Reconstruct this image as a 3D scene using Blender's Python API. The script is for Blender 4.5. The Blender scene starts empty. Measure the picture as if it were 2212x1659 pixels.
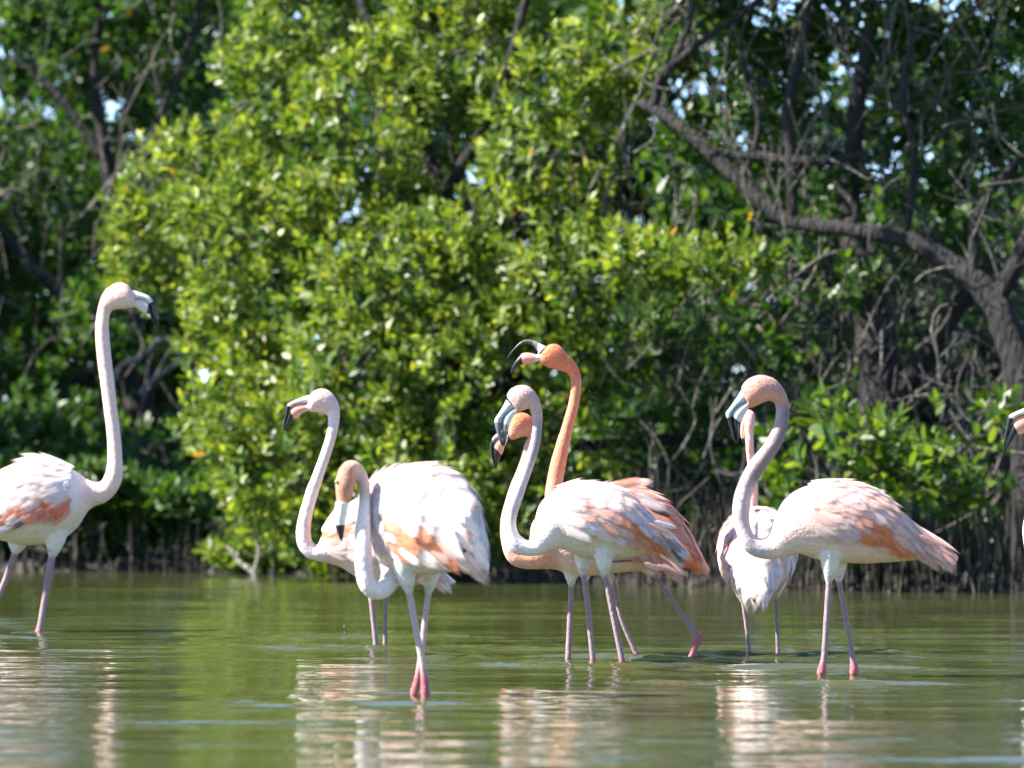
import bpy, math, random
import numpy as np
from mathutils import Vector, Matrix, kdtree

random.seed(7)
rng = np.random.default_rng(11)
S = bpy.context.scene
COL = S.collection

# ------------------------------------------------------------------ camera
F = 13790.0            # focal length in pixels of a 2212 px wide picture
CAMH = 0.6             # eye height above the water: a low boat
HOR = 950.0            # picture row of the horizon
cam_d = bpy.data.cameras.new('camera')
cam = bpy.data.objects.new('camera', cam_d)
COL.objects.link(cam)
cam.location = (0, 0, CAMH)
cam.rotation_euler = (math.radians(90), 0, 0)
cam_d.sensor_width = 36
cam_d.lens = F / 2212 * 36
cam_d.shift_y = (HOR - 829.5) / 2212
cam_d.clip_start = 0.1
cam_d.clip_end = 3000
cam_d.dof.use_dof = True
cam_d.dof.focus_distance = 17.2
cam_d.dof.aperture_fstop = 6.3
S.camera = cam

# ------------------------------------------------------------------ light
SUN = Vector((-0.70, -0.09, 0.71)).normalized()       # towards the sun
w = bpy.data.worlds.new('World')
S.world = w
w.use_nodes = True
nt = w.node_tree
bg = nt.nodes['Background']
sky = nt.nodes.new('ShaderNodeTexSky')
sky.sky_type = 'NISHITA'
sky.sun_disc = False
sky.sun_elevation = math.asin(SUN.z)
sky.sun_rotation = math.atan2(SUN.x, SUN.y)
sky.air_density = 1.0
sky.dust_density = 0.1
sky.ozone_density = 2.0
sky.altitude = 6000
nt.links.new(sky.outputs[0], bg.inputs[0])
bg.inputs[1].default_value = 0.12
sun_d = bpy.data.lights.new('sun', 'SUN')
sun_d.energy = 5.0
sun_d.angle = math.radians(0.5)
sun_d.color = (1.0, 0.95, 0.87)
sun = bpy.data.objects.new('sun', sun_d)
COL.objects.link(sun)
sun.rotation_euler = SUN.to_track_quat('Z', 'Y').to_euler()
sun.location = (-20, 20, 30)
S.view_settings.view_transform = 'Standard'
S.view_settings.look = 'None'
S.view_settings.exposure = 1.82
S.view_settings.gamma = 1
S.cycles.use_denoising = True
S.cycles.max_bounces = 8
S.cycles.diffuse_bounces = 3
S.cycles.glossy_bounces = 3
S.cycles.transmission_bounces = 4
S.cycles.transparent_max_bounces = 16
S.cycles.sample_clamp_indirect = 6.0
S.cycles.caustics_reflective = False
S.cycles.caustics_refractive = False


# ------------------------------------------------------------------ helpers
def P(px, py, d):
    """picture point (2212 px wide) at distance d -> world"""
    return Vector(((px - 1106) / F * d, d, CAMH - (py - HOR) / F * d))


def mesh_np(name, verts, faces, smooth=True):
    me = bpy.data.meshes.new(name)
    me.from_pydata([tuple(v) for v in verts], [], [tuple(int(i) for i in f) for f in faces])
    if smooth:
        me.polygons.foreach_set('use_smooth', [True] * len(me.polygons))
    me.update()
    return me


def set_col(me, cols, name='Col'):
    a = me.color_attributes.new(name, 'FLOAT_COLOR', 'POINT')
    c = np.ones((len(me.vertices), 4), np.float32)
    c[:, :3] = cols
    a.data.foreach_set('color', c.ravel())


def link(name, me, mat=None, parent=None):
    o = bpy.data.objects.new(name, me)
    COL.objects.link(o)
    if mat is not None and len(me.materials) == 0:
        me.materials.append(mat)
    if parent is not None:
        o.parent = parent
    return o


def tag(o, label=None, cat=None, group=None, kind=None):
    if label: o['label'] = label
    if cat: o['category'] = cat
    if group: o['group'] = group
    if kind: o['kind'] = kind
    return o


def empty(name, loc):
    o = bpy.data.objects.new(name, None)
    o.empty_display_size = 0.1
    o.location = loc
    COL.objects.link(o)
    return o


def resample(A, sub):
    """Catmull-Rom through the rows of A"""
    A = np.asarray(A, float)
    n = len(A)
    out = []
    for i in range(n - 1):
        p0, p1, p2, p3 = A[max(i - 1, 0)], A[i], A[i + 1], A[min(i + 2, n - 1)]
        for k in range(sub):
            t = k / sub
            out.append(0.5 * (2 * p1 + (p2 - p0) * t + (2 * p0 - 5 * p1 + 4 * p2 - p3) * t * t
                              + (3 * p1 - p0 - 3 * p2 + p3) * t ** 3))
    out.append(A[-1])
    return np.array(out)


def sweep(C, U, V, seg=16, cols=None):
    """closed tube through rings C + cos*U + sin*V; returns verts, faces, colours"""
    C, U, V = map(np.asarray, (C, U, V))
    n = len(C)
    th = np.arange(seg) / seg * 2 * math.pi
    ring = C[:, None] + np.cos(th)[None, :, None] * U[:, None] + np.sin(th)[None, :, None] * V[:, None]
    verts = ring.reshape(-1, 3)
    faces = []
    for i in range(n - 1):
        for j in range(seg):
            k = (j + 1) % seg
            faces.append((i * seg + j, i * seg + k, (i + 1) * seg + k, (i + 1) * seg + j))
    faces.append(tuple(range(seg))[::-1])
    faces.append(tuple((n - 1) * seg + j for j in range(seg)))
    c = None
    if cols is not None:
        c = np.repeat(np.asarray(cols, float), seg, axis=0)
    return verts, faces, c


def tube_frames(pts, rad, vdir=(0, -1, 0)):
    pts = np.asarray(pts, float)
    T = np.gradient(pts, axis=0)
    T /= np.linalg.norm(T, axis=1)[:, None] + 1e-9
    v = np.asarray(vdir, float)
    U = np.cross(v, T)
    bad = np.linalg.norm(U, axis=1) < 0.15
    U[bad] = np.cross((1, 0.2, 0.1), T[bad])
    U /= np.linalg.norm(U, axis=1)[:, None] + 1e-9
    V = np.cross(T, U)
    r = np.asarray(rad, float)[:, None]
    return pts, U * r, V * r


def tube(pts, rad, seg=8, sub=3, wob=0.0):
    A = np.column_stack([np.asarray(pts, float), np.asarray(rad, float)])
    A = resample(A, sub)
    if wob:
        A[1:-1, :3] += rng.normal(0, wob, (len(A) - 2, 3)) * A[1:-1, 3:4]
    C, U, V = tube_frames(A[:, :3], np.maximum(A[:, 3], 1e-4))
    v, f, _ = sweep(C, U, V, seg)
    return v, f


def merge(parts):
    vs, fs, cs, off = [], [], [], 0
    for p in parts:
        v, f = p[0], p[1]
        vs.append(np.asarray(v))
        fs += [tuple(i + off for i in q) for q in f]
        if len(p) > 2 and p[2] is not None: cs.append(p[2])
        off += len(v)
    return np.vstack(vs), fs, (np.vstack(cs) if cs else None)


# ------------------------------------------------------------------ materials
def mat(name):
    m = bpy.data.materials.new(name)
    m.use_nodes = True
    return m, m.node_tree, m.node_tree.nodes['Principled BSDF']


def N(t, typ, **kw):
    n = t.nodes.new(typ)
    for k, v in kw.items(): setattr(n, k, v)
    return n


def source_col(t, src):
    if src == 'object':
        return N(t, 'ShaderNodeObjectInfo').outputs['Color']
    a = N(t, 'ShaderNodeVertexColor'); a.layer_name = 'Col'
    return a.outputs['Color']


def noise_mul(t, col, scale, lo, hi, detail=4, coord='Object', sc=None):
    tc = N(t, 'ShaderNodeTexCoord')
    vec = tc.outputs[coord]
    if sc is not None:
        mp = N(t, 'ShaderNodeMapping'); mp.inputs['Scale'].default_value = sc
        t.links.new(vec, mp.inputs[0]); vec = mp.outputs[0]
    nz = N(t, 'ShaderNodeTexNoise')
    nz.inputs['Scale'].default_value = scale
    nz.inputs['Detail'].default_value = detail
    t.links.new(vec, nz.inputs['Vector'])
    mr = N(t, 'ShaderNodeMapRange')
    mr.inputs['From Min'].default_value = 0.3; mr.inputs['From Max'].default_value = 0.7
    mr.inputs['To Min'].default_value = lo; mr.inputs['To Max'].default_value = hi
    t.links.new(nz.outputs[0], mr.inputs[0])
    mx = N(t, 'ShaderNodeMix', data_type='RGBA', blend_type='MULTIPLY')
    mx.inputs[0].default_value = 1.0
    t.links.new(col, mx.inputs[6]); t.links.new(mr.outputs[0], mx.inputs[7])
    return mx.outputs[2], nz


def bump(t, b, h, strength, dist):
    bp = N(t, 'ShaderNodeBump')
    bp.inputs['Strength'].default_value = strength
    bp.inputs['Distance'].default_value = dist
    t.links.new(h, bp.inputs['Height'])
    t.links.new(bp.outputs[0], b.inputs['Normal'])


def plumage(name, src, transl):
    m, t, b = mat(name)
    c, nz = noise_mul(t, source_col(t, src), 90 if src != 'object' else 4, 0.86, 1.08, 5)
    t.links.new(c, b.inputs['Base Color'])
    b.inputs['Roughness'].default_value = 0.75
    b.inputs['Specular IOR Level'].default_value = 0.2
    b.inputs['Sheen Weight'].default_value = 0.25
    b.inputs['Sheen Roughness'].default_value = 0.5
    n2 = N(t, 'ShaderNodeTexNoise'); n2.inputs['Scale'].default_value = 260; n2.inputs['Detail'].default_value = 3
    tc = N(t, 'ShaderNodeTexCoord'); t.links.new(tc.outputs['Object'], n2.inputs['Vector'])
    if src != 'object': n2.inputs['Scale'].default_value = 150
    bump(t, b, n2.outputs[0], 0.5, 0.004 if src != 'object' else 0.002)
    if transl:
        tr = N(t, 'ShaderNodeBsdfTranslucent'); t.links.new(c, tr.inputs[0])
        ms = N(t, 'ShaderNodeMixShader'); ms.inputs[0].default_value = transl
        t.links.new(b.outputs[0], ms.inputs[1]); t.links.new(tr.outputs[0], ms.inputs[2])
        # loose barbs: the vane frays out towards its edge and tip
        ed = N(t, 'ShaderNodeVertexColor'); ed.layer_name = 'Edge'
        sp = N(t, 'ShaderNodeSeparateColor'); t.links.new(ed.outputs[0], sp.inputs[0])
        nb_ = N(t, 'ShaderNodeTexNoise'); nb_.inputs['Scale'].default_value = 9; nb_.inputs['Detail'].default_value = 3
        mp = N(t, 'ShaderNodeMapping'); mp.inputs['Scale'].default_value = (1, 6, 1)
        t.links.new(tc.outputs['Object'], mp.inputs[0]); t.links.new(mp.outputs[0], nb_.inputs['Vector'])
        ad = N(t, 'ShaderNodeMath', operation='ADD'); t.links.new(sp.outputs[0], ad.inputs[0]); t.links.new(nb_.outputs[0], ad.inputs[1])
        mr = N(t, 'ShaderNodeMapRange', interpolation_type='SMOOTHSTEP'); t.links.new(ad.outputs[0], mr.inputs[0])
        mr.inputs['From Min'].default_value = 0.60; mr.inputs['From Max'].default_value = 1.30
        mr.inputs['To Min'].default_value = 0; mr.inputs['To Max'].default_value = 1
        tp = N(t, 'ShaderNodeBsdfTransparent')
        m2 = N(t, 'ShaderNodeMixShader'); t.links.new(mr.outputs[0], m2.inputs[0])
        t.links.new(ms.outputs[0], m2.inputs[1]); t.links.new(tp.outputs[0], m2.inputs[2])
        t.links.new(m2.outputs[0], t.nodes['Material Output'].inputs[0])
    return m


M_BODY = plumage('plumage', 'attr', 0)
M_FEATHER = plumage('feather', 'object', 0.10)

M_DOWN, _t, _b = mat('down')
_t.links.new(source_col(_t, 'attr'), _b.inputs['Base Color'])
_b.inputs['Roughness'].default_value = 0.85; _b.inputs['Specular IOR Level'].default_value = 0.1

M_BILL, _t, _b = mat('bill')
_c, _ = noise_mul(_t, source_col(_t, 'attr'), 90, 0.85, 1.08)
_t.links.new(_c, _b.inputs['Base Color'])
_b.inputs['Roughness'].default_value = 0.35


def flat(name, rgb, rough=0.5):
    m, t, b = mat(name)
    b.inputs['Base Color'].default_value = (*rgb, 1)
    b.inputs['Roughness'].default_value = rough
    return m


M_IRIS = flat('iris', (0.75, 0.62, 0.18), 0.2)
M_PUPIL = flat('pupil', (0.01, 0.01, 0.01), 0.1)
M_DROP, _t, _b = mat('water_drop')
_b.inputs['Base Color'].default_value = (0.9, 0.95, 1, 1); _b.inputs['Roughness'].default_value = 0.02
_b.inputs['Transmission Weight'].default_value = 1; _b.inputs['IOR'].default_value = 1.33


def leaf_mat(name, src):
    m, t, b = mat(name)
    c = source_col(t, src)
    geo = N(t, 'ShaderNodeNewGeometry')
    t.links.new(c, b.inputs['Base Color'])
    b.inputs['Roughness'].default_value = 0.42
    b.inputs['Specular IOR Level'].default_value = 0.5
    tr = N(t, 'ShaderNodeBsdfTranslucent')
    mx = N(t, 'ShaderNodeMix', data_type='RGBA', blend_type='MULTIPLY'); mx.inputs[0].default_value = 1
    mx.inputs[7].default_value = (2.0, 1.85, 0.75, 1)
    t.links.new(c, mx.inputs[6]); t.links.new(mx.outputs[2], tr.inputs[0])
    ms = N(t, 'ShaderNodeMixShader'); ms.inputs[0].default_value = 0.42
    t.links.new(b.outputs[0], ms.inputs[1]); t.links.new(tr.outputs[0], ms.inputs[2])
    t.links.new(ms.outputs[0], t.nodes['Material Output'].inputs[0])
    return m


M_LEAF_OBJ = leaf_mat('mangrove_leaf_single', 'object')
M_LEAF = leaf_mat('mangrove_leaf', 'attr')


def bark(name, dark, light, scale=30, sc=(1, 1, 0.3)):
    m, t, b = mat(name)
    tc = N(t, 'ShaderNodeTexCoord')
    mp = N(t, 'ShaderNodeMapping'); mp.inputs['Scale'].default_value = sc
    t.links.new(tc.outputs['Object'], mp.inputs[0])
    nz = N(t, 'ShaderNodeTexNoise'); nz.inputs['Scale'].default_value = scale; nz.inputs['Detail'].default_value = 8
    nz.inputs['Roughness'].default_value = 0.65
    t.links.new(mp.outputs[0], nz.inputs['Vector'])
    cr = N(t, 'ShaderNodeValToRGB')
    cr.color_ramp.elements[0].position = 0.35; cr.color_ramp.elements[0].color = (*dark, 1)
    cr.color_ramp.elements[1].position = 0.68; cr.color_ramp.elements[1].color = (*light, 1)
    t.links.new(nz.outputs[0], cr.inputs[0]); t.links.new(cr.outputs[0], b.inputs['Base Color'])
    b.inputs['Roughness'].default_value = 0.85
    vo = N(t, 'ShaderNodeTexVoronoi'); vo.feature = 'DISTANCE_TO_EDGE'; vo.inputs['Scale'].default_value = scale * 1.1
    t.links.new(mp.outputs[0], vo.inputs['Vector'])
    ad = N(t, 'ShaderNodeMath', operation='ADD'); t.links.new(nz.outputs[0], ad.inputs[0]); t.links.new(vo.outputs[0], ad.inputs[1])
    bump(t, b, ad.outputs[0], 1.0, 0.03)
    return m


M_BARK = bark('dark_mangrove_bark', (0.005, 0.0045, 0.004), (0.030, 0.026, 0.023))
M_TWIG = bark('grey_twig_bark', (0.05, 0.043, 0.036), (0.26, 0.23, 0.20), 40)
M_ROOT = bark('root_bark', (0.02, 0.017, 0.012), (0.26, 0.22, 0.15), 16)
_t = M_ROOT.node_tree; _b = _t.nodes['Principled BSDF']
_oi = N(_t, 'ShaderNodeObjectInfo'); _pw = N(_t, 'ShaderNodeMath', operation='POWER'); _pw.inputs[1].default_value = 5.0
_ml = N(_t, 'ShaderNodeMath', operation='MULTIPLY_ADD'); _ml.inputs[1].default_value = 1.3; _ml.inputs[2].default_value = 0.15
_t.links.new(_oi.outputs['Random'], _pw.inputs[0]); _t.links.new(_pw.outputs[0], _ml.inputs[0])
_mx = N(_t, 'ShaderNodeMix', data_type='RGBA', blend_type='MULTIPLY'); _mx.inputs[0].default_value = 1
_t.links.new(_b.inputs['Base Color'].links[0].from_socket, _mx.inputs[6]); _t.links.new(_ml.outputs[0], _mx.inputs[7]); _t.links.new(_mx.outputs[2], _b.inputs['Base Color'])
M_DEAD = bark('weathered_wood', (0.09, 0.08, 0.07), (0.30, 0.275, 0.25), 24, (1, 1, 0.2))

M_MUD, _t, _b = mat('mud')
_tc = N(_t, 'ShaderNodeTexCoord')
_nz = N(_t, 'ShaderNodeTexNoise'); _nz.inputs['Scale'].default_value = 3.0; _nz.inputs['Detail'].default_value = 10
_t.links.new(_tc.outputs['Object'], _nz.inputs['Vector'])
_cr = N(_t, 'ShaderNodeValToRGB')
_cr.color_ramp.elements[0].position = 0.3; _cr.color_ramp.elements[0].color = (0.012, 0.010, 0.008, 1)
_cr.color_ramp.elements[1].position = 0.72; _cr.color_ramp.elements[1].color = (0.050, 0.044, 0.037, 1)
_t.links.new(_nz.outputs[0], _cr.inputs[0]); _t.links.new(_cr.outputs[0], _b.inputs['Base Color'])
_b.inputs['Roughness'].default_value = 0.9
bump(_t, _b, _nz.outputs[0], 0.8, 0.05)

M_WATER, _t, _b = mat('murky_water')
_tc = N(_t, 'ShaderNodeTexCoord')
_nz = N(_t, 'ShaderNodeTexNoise'); _nz.inputs['Scale'].default_value = 0.5; _nz.inputs['Detail'].default_value = 3
_t.links.new(_tc.outputs['Object'], _nz.inputs['Vector'])
_cr = N(_t, 'ShaderNodeValToRGB')
_cr.color_ramp.elements[0].color = (0.045, 0.054, 0.016, 1)
_cr.color_ramp.elements[1].color = (0.066, 0.070, 0.026, 1)
_t.links.new(_nz.outputs[0], _cr.inputs[0]); _t.links.new(_cr.outputs[0], _b.inputs['Base Color'])
_b.inputs['Roughness'].default_value = 0.03
_b.inputs['IOR'].default_value = 1.33
_mp = N(_t, 'ShaderNodeMapping'); _mp.inputs['Scale'].default_value = (7, 24, 1)
_t.links.new(_tc.outputs['Object'], _mp.inputs[0])
_n2 = N(_t, 'ShaderNodeTexNoise'); _n2.inputs['Scale'].default_value = 1.0; _n2.inputs['Detail'].default_value = 2
_t.links.new(_mp.outputs[0], _n2.inputs['Vector'])
bump(_t, _b, _n2.outputs[0], 0.5, 0.004)


# ------------------------------------------------------------------ water, bank, bed
BPX = [-3000, -300, -3, 390, 800, 1106, 1480, 1860, 2240, 2700, 6000]
BD0 = [23.6, 23.3, 23.0, 22.95, 22.7, 22.45, 22.15, 21.95, 21.8, 21.7, 21.5]      # scale used for the planting plan
BD1 = [31.0, 30.2, 29.0, 28.8, 27.8, 26.9, 25.9, 25.2, 24.7, 24.4, 24.0]          # metres from the camera to the water's edge
BANK = [(-150, 33)] + [((p - 1106) / F * d, d) for p, d in zip(BPX, BD1)] + [(150, 23)]


def DT(px, d):
    return float(np.interp(px, BPX, BD1) + 1.25 * (d - np.interp(px, BPX, BD0)))


def PV(px, py, d):
    return P(px, py, DT(px, d))


def GV(px, d):
    """picture row of the ground there"""
    return HOR + (CAMH - 0.04) * F / DT(px, d)



def bank_y(x):
    return np.interp(x, [b[0] for b in BANK], [b[1] for b in BANK])


LEG_SPOTS = []        # filled by hand: x, y of every leg where it meets the water


def leg_spot(px, py):
    d = F * CAMH / (py - HOR)
    LEG_SPOTS.append(((px - 1106) / F * d, d))


for _p in [(85, 1365), (0, 1365), (812, 1389), (832, 1389), (906, 1507), (920, 1507), (1228, 1427), (1281, 1430), (1343, 1430),
           (1372, 1415), (1495, 1412), (1619, 1412), (1679, 1415), (1775, 1462), (1845, 1462)]:
    leg_spot(*_p)


def build_water():
    def axis(lo, hi, step, far0, far1):
        mid = np.arange(lo, hi + 1e-6, step)
        a = [mid[0]]; s = step
        while a[-1] > far0:
            s *= 1.35; a.append(max(a[-1] - s, far0))
        b = [mid[-1]]; s = step
        while b[-1] < far1:
            s *= 1.35; b.append(min(b[-1] + s, far1))
        return np.concatenate([np.array(a[1:][::-1]), mid, np.array(b[1:])])
    xs = axis(-2.9, 2.9, 0.035, -150, 150)
    ys = axis(10.6, 30.5, 0.02, -80, 80)
    X, Y = np.meshgrid(xs, ys)
    H = np.zeros_like(X)
    r = np.random.default_rng(5)
    n = 70
    lam = np.exp(r.uniform(math.log(0.11), math.log(0.9), n))
    ang = r.normal(0, 0.22, n)
    k = 2 * math.pi / lam
    slope = 0.053 * math.sqrt(2 / n) * np.where(lam < 0.12, 0.8, 1.15)
    for i in range(n):
        H += (slope[i] / k[i]) * np.sin(k[i] * (np.sin(ang[i]) * X + np.cos(ang[i]) * Y) + r.uniform(0, 6.28))
    # patches of calmer and livelier water
    pm = np.zeros_like(X)
    for i in range(10):
        kx, ky = r.normal(0, 1.1), r.normal(0, 1.6)
        pm += np.sin(kx * X + ky * Y + r.uniform(0, 6.28))
    m = 0.8 + 0.10 * pm
    m = np.clip(m, 0.35, 1.3)
    m *= np.clip((bank_y(X) - Y - 0.1) / 4.0, 0.25, 1)
    H *= m
    # rings spreading from the legs
    for (lx, ly) in LEG_SPOTS:
        R = np.hypot(X - lx, (Y - ly))
        l = r.uniform(0.07, 0.10)
        kk = 2 * math.pi / l
        env = np.exp(-R / r.uniform(0.16, 0.30)) * np.clip(R / 0.02, 0, 1)
        H += 0.16 / kk * np.cos(kk * R + r.uniform(0, 6)) * env
        # one longer swell ring further out
        r0 = r.uniform(0.12, 0.6); wv = r.uniform(0.026, 0.036)
        H += 0.0080 * r.uniform(0.75, 1.1) * (0.35 + 0.65 * np.clip(np.sin(3.1 * X + 7 * lx) * 1.2 + .3, 0, 1)) * np.exp(-((R - r0) / wv) ** 2)
    fade = np.clip((3.4 - np.abs(X)) / 0.5, 0, 1) * np.clip((Y - 9.8) / 0.8, 0, 1) * np.clip((31.2 - Y) / 0.6, 0, 1)
    H *= fade
    V = np.stack([X, Y, H], -1).reshape(-1, 3)
    ny, nx = X.shape
    idx = np.arange(ny * nx).reshape(ny, nx)
    q = np.stack([idx[:-1, :-1], idx[:-1, 1:], idx[1:, 1:], idx[1:, :-1]], -1).reshape(-1, 4)
    o = link('water', grid_mesh('water', V, q), M_WATER)
    tag(o, kind='structure')


def grid_mesh(name, V, q):
    me = bpy.data.meshes.new(name)
    me.vertices.add(len(V)); me.vertices.foreach_set('co', V.astype(np.float32).ravel())
    me.loops.add(q.size); me.loops.foreach_set('vertex_index', q.astype(np.int32).ravel())
    me.polygons.add(len(q))
    me.polygons.foreach_set('loop_start', np.arange(0, q.size, q.shape[1], dtype=np.int32))
    me.polygons.foreach_set('use_smooth', np.ones(len(q), bool))
    me.update(calc_edges=True); me.validate()
    return me


build_water()


def build_ground():
    xs = np.concatenate([-np.geomspace(200, 3.2, 14), np.linspace(-3, 3, 61), np.geomspace(3.2, 200, 14)])
    vs = np.concatenate([np.array([-95.0, -60, -30, -12, -6, -3, -2, -1.2, -0.7]), np.linspace(-0.4, 1.6, 21), np.geomspace(1.9, 900, 34)])
    X, T = np.meshgrid(xs, vs)
    B = bank_y(X)
    Y = B + T
    Z = np.where(T < -0.4, -0.33, np.where(T < 0.3, -0.33 + 0.36 * np.clip((T + 0.4) / 0.7, 0, 1), 0.03 + 0.09 * np.clip((T - 0.3) / 3, 0, 1)))
    r = np.random.default_rng(3)
    Z = Z + np.where((T > -0.3) & (T < 12), r.normal(0, 0.012, X.shape), 0)
    V = np.stack([X, Y, Z], -1).reshape(-1, 3)
    ny, nx = X.shape
    idx = np.arange(ny * nx).reshape(ny, nx)
    q = np.stack([idx[:-1, :-1], idx[:-1, 1:], idx[1:, 1:], idx[1:, :-1]], -1).reshape(-1, 4)
    tag(link('muddy_ground', grid_mesh('muddy_ground', V, q), M_MUD), kind='structure')


build_ground()

# ------------------------------------------------------------------ foliage
LV = np.array([(0, 0, 0), (.28, .17, .0), (.28, 0, -.03), (.28, -.17, .0), (.66, .215, -.01), (.66, 0, -.05), (.66, -.215, -.01), (1, 0, -.09)], float)
LF3 = np.array([(0, 2, 1), (0, 3, 2), (4, 5, 7), (5, 6, 7), (1, 2, 5), (1, 5, 4), (2, 3, 6), (2, 6, 5)])
LEAF_ME = mesh_np('leaf', LV, LF3)
LEAF_ME.materials.append(M_LEAF_OBJ)


def unit(a):
    return a / (np.linalg.norm(a, axis=-1, keepdims=True) + 1e-9)


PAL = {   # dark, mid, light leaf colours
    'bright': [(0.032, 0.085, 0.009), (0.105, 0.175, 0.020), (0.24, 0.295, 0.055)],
    'shaded':   [(0.014, 0.048, 0.007), (0.030, 0.085, 0.010), (0.065, 0.13, 0.016)],  # leaf green darkened to carry the shade of the side and back trees
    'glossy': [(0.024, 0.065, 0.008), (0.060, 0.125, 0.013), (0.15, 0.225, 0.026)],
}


def clusters(lobes, per_m2, r, gaps=True):
    """twig-tip positions and directions over ellipsoid lobes [(px,py,d,rx,rz,ry_m,density)]"""
    L = []
    for l in lobes:
        px, py, d, rx, rz = l[:5]
        ry = l[5] if len(l) > 5 else 0.35
        den = l[6] if len(l) > 6 else 1.0
        D_ = DT(px, d)
        L.append((np.array(P(px, py, D_)), np.array([rx * D_ / F, ry * 1.2, rz * D_ / F]), den))
    pos, dr = [], []
    for i, (c, R, den) in enumerate(L):
        a = R
        area = 4 * math.pi * (((a[0] * a[1]) ** 1.6 + (a[0] * a[2]) ** 1.6 + (a[1] * a[2]) ** 1.6) / 3) ** (1 / 1.6)
        n = int(area * per_m2 * den)
        u = unit(r.normal(size=(n, 3)))
        lump = 1 + 0.10 * np.sin(u @ r.normal(0, 5, 3) + r.uniform(0, 6)) + 0.08 * np.sin(u @ r.normal(0, 9, 3) + r.uniform(0, 6))
        rad = lump * np.clip(1 - np.abs(r.normal(0, 0.2, n)), 0.35, 1.0) + r.normal(0, 0.03, n)
        p = c + u * R * rad[:, None]
        keep = np.ones(n, bool)
        for j, (c2, R2, _) in enumerate(L):
            if j != i:
                q = np.linalg.norm((p - c2) / R2, axis=1)
                keep &= ~((q < 0.62) & (r.random(n) < 0.75))
        g = np.sin(p[:, 0] * 9 + 1) * np.sin(p[:, 2] * 10 + 2.2) + 0.6 * np.sin(p[:, 0] * 19 + p[:, 2] * 15) * np.sin(p[:, 2] * 21 - p[:, 1] * 9)
        if gaps: keep &= ~((g < -0.2) & (r.random(n) < 0.72))
        p, u2 = p[keep], unit(u[keep] / R)
        t = unit(u2 * 0.8 + np.array([-0.1, -0.15, 0.62]) + r.normal(0, 0.33, p.shape))
        pos.append(p); dr.append(t)
    return np.vstack(pos), np.vstack(dr), L


def leaves_on(pos, dr, nleaf, size, pal, r, spread=0.09):
    n = len(pos)
    k = nleaf
    j = np.tile(np.arange(k), (n, 1))
    base = pos[:, None] - dr[:, None] * (spread * (j / k) + r.uniform(-.006, .006, j.shape))[..., None]
    a1 = unit(np.cross(dr, r.normal(size=(n, 3))))
    a2 = np.cross(dr, a1)
    az = j * 2.4 + r.uniform(0, 6.28, (n, 1)) + r.normal(0, .3, j.shape)
    tilt = np.radians(22 + 52 * (j / k)) + r.normal(0, .18, j.shape)
    rad = np.cos(az)[..., None] * a1[:, None] + np.sin(az)[..., None] * a2[:, None]
    d = unit(np.cos(tilt)[..., None] * dr[:, None] + np.sin(tilt)[..., None] * rad)
    nn = dr[:, None] - (np.sum(d * dr[:, None], -1, keepdims=True)) * d
    nn = unit(unit(nn) + r.normal(0, .35, nn.shape))
    L = size * r.uniform(.7, 1.2, j.shape) * (0.72 + 0.28 * (j / k) ** 0.5)
    # colours: young tips lighter, a few yellowing leaves
    p = np.array(PAL[pal])
    f = np.clip(r.normal(0.42, 0.28, j.shape) + 0.22 * (1 - j / k) + r.normal(0, .16, (n, 1)), 0, 1) * 2
    lo = p[np.clip(f.astype(int), 0, 1)]; hi = p[np.clip(f.astype(int) + 1, 0, 2)]
    fr = (f - np.clip(f.astype(int), 0, 1))[..., None]
    c = lo * (1 - fr) + hi * fr
    c = c * r.uniform(.76, 1.06, j.shape)[..., None]
    yel = r.random(j.shape) < 0.0012
    c[yel] = (0.45, 0.22, 0.02)
    fl = lambda a: a.reshape(-1, a.shape[-1])
    return fl(base), fl(d), fl(nn), L.ravel(), fl(c)


def leaf_frames(d, nn):
    nn = unit(nn - np.sum(nn * d, -1, keepdims=True) * d)
    return d, np.cross(nn, d), nn


def leaf_mass(name, B, D, NN, L, C, parent, mat_=None):
    x, y, z = leaf_frames(D, NN)
    V = B[:, None] + L[:, None, None] * (LV[None, :, 0:1] * x[:, None] + LV[None, :, 1:2] * y[:, None] + LV[None, :, 2:3] * z[:, None])
    off = (np.arange(len(B)) * 8)[:, None, None]
    q = (LF3[None] + off).reshape(-1, 3)
    me = grid_mesh(name, V.reshape(-1, 3) - np.array(parent.location), q)
    set_col(me, np.repeat(C, 8, axis=0))
    o = link(name, me, mat_ or M_LEAF, parent)
    o['kind'] = 'stuff'
    return o


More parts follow.
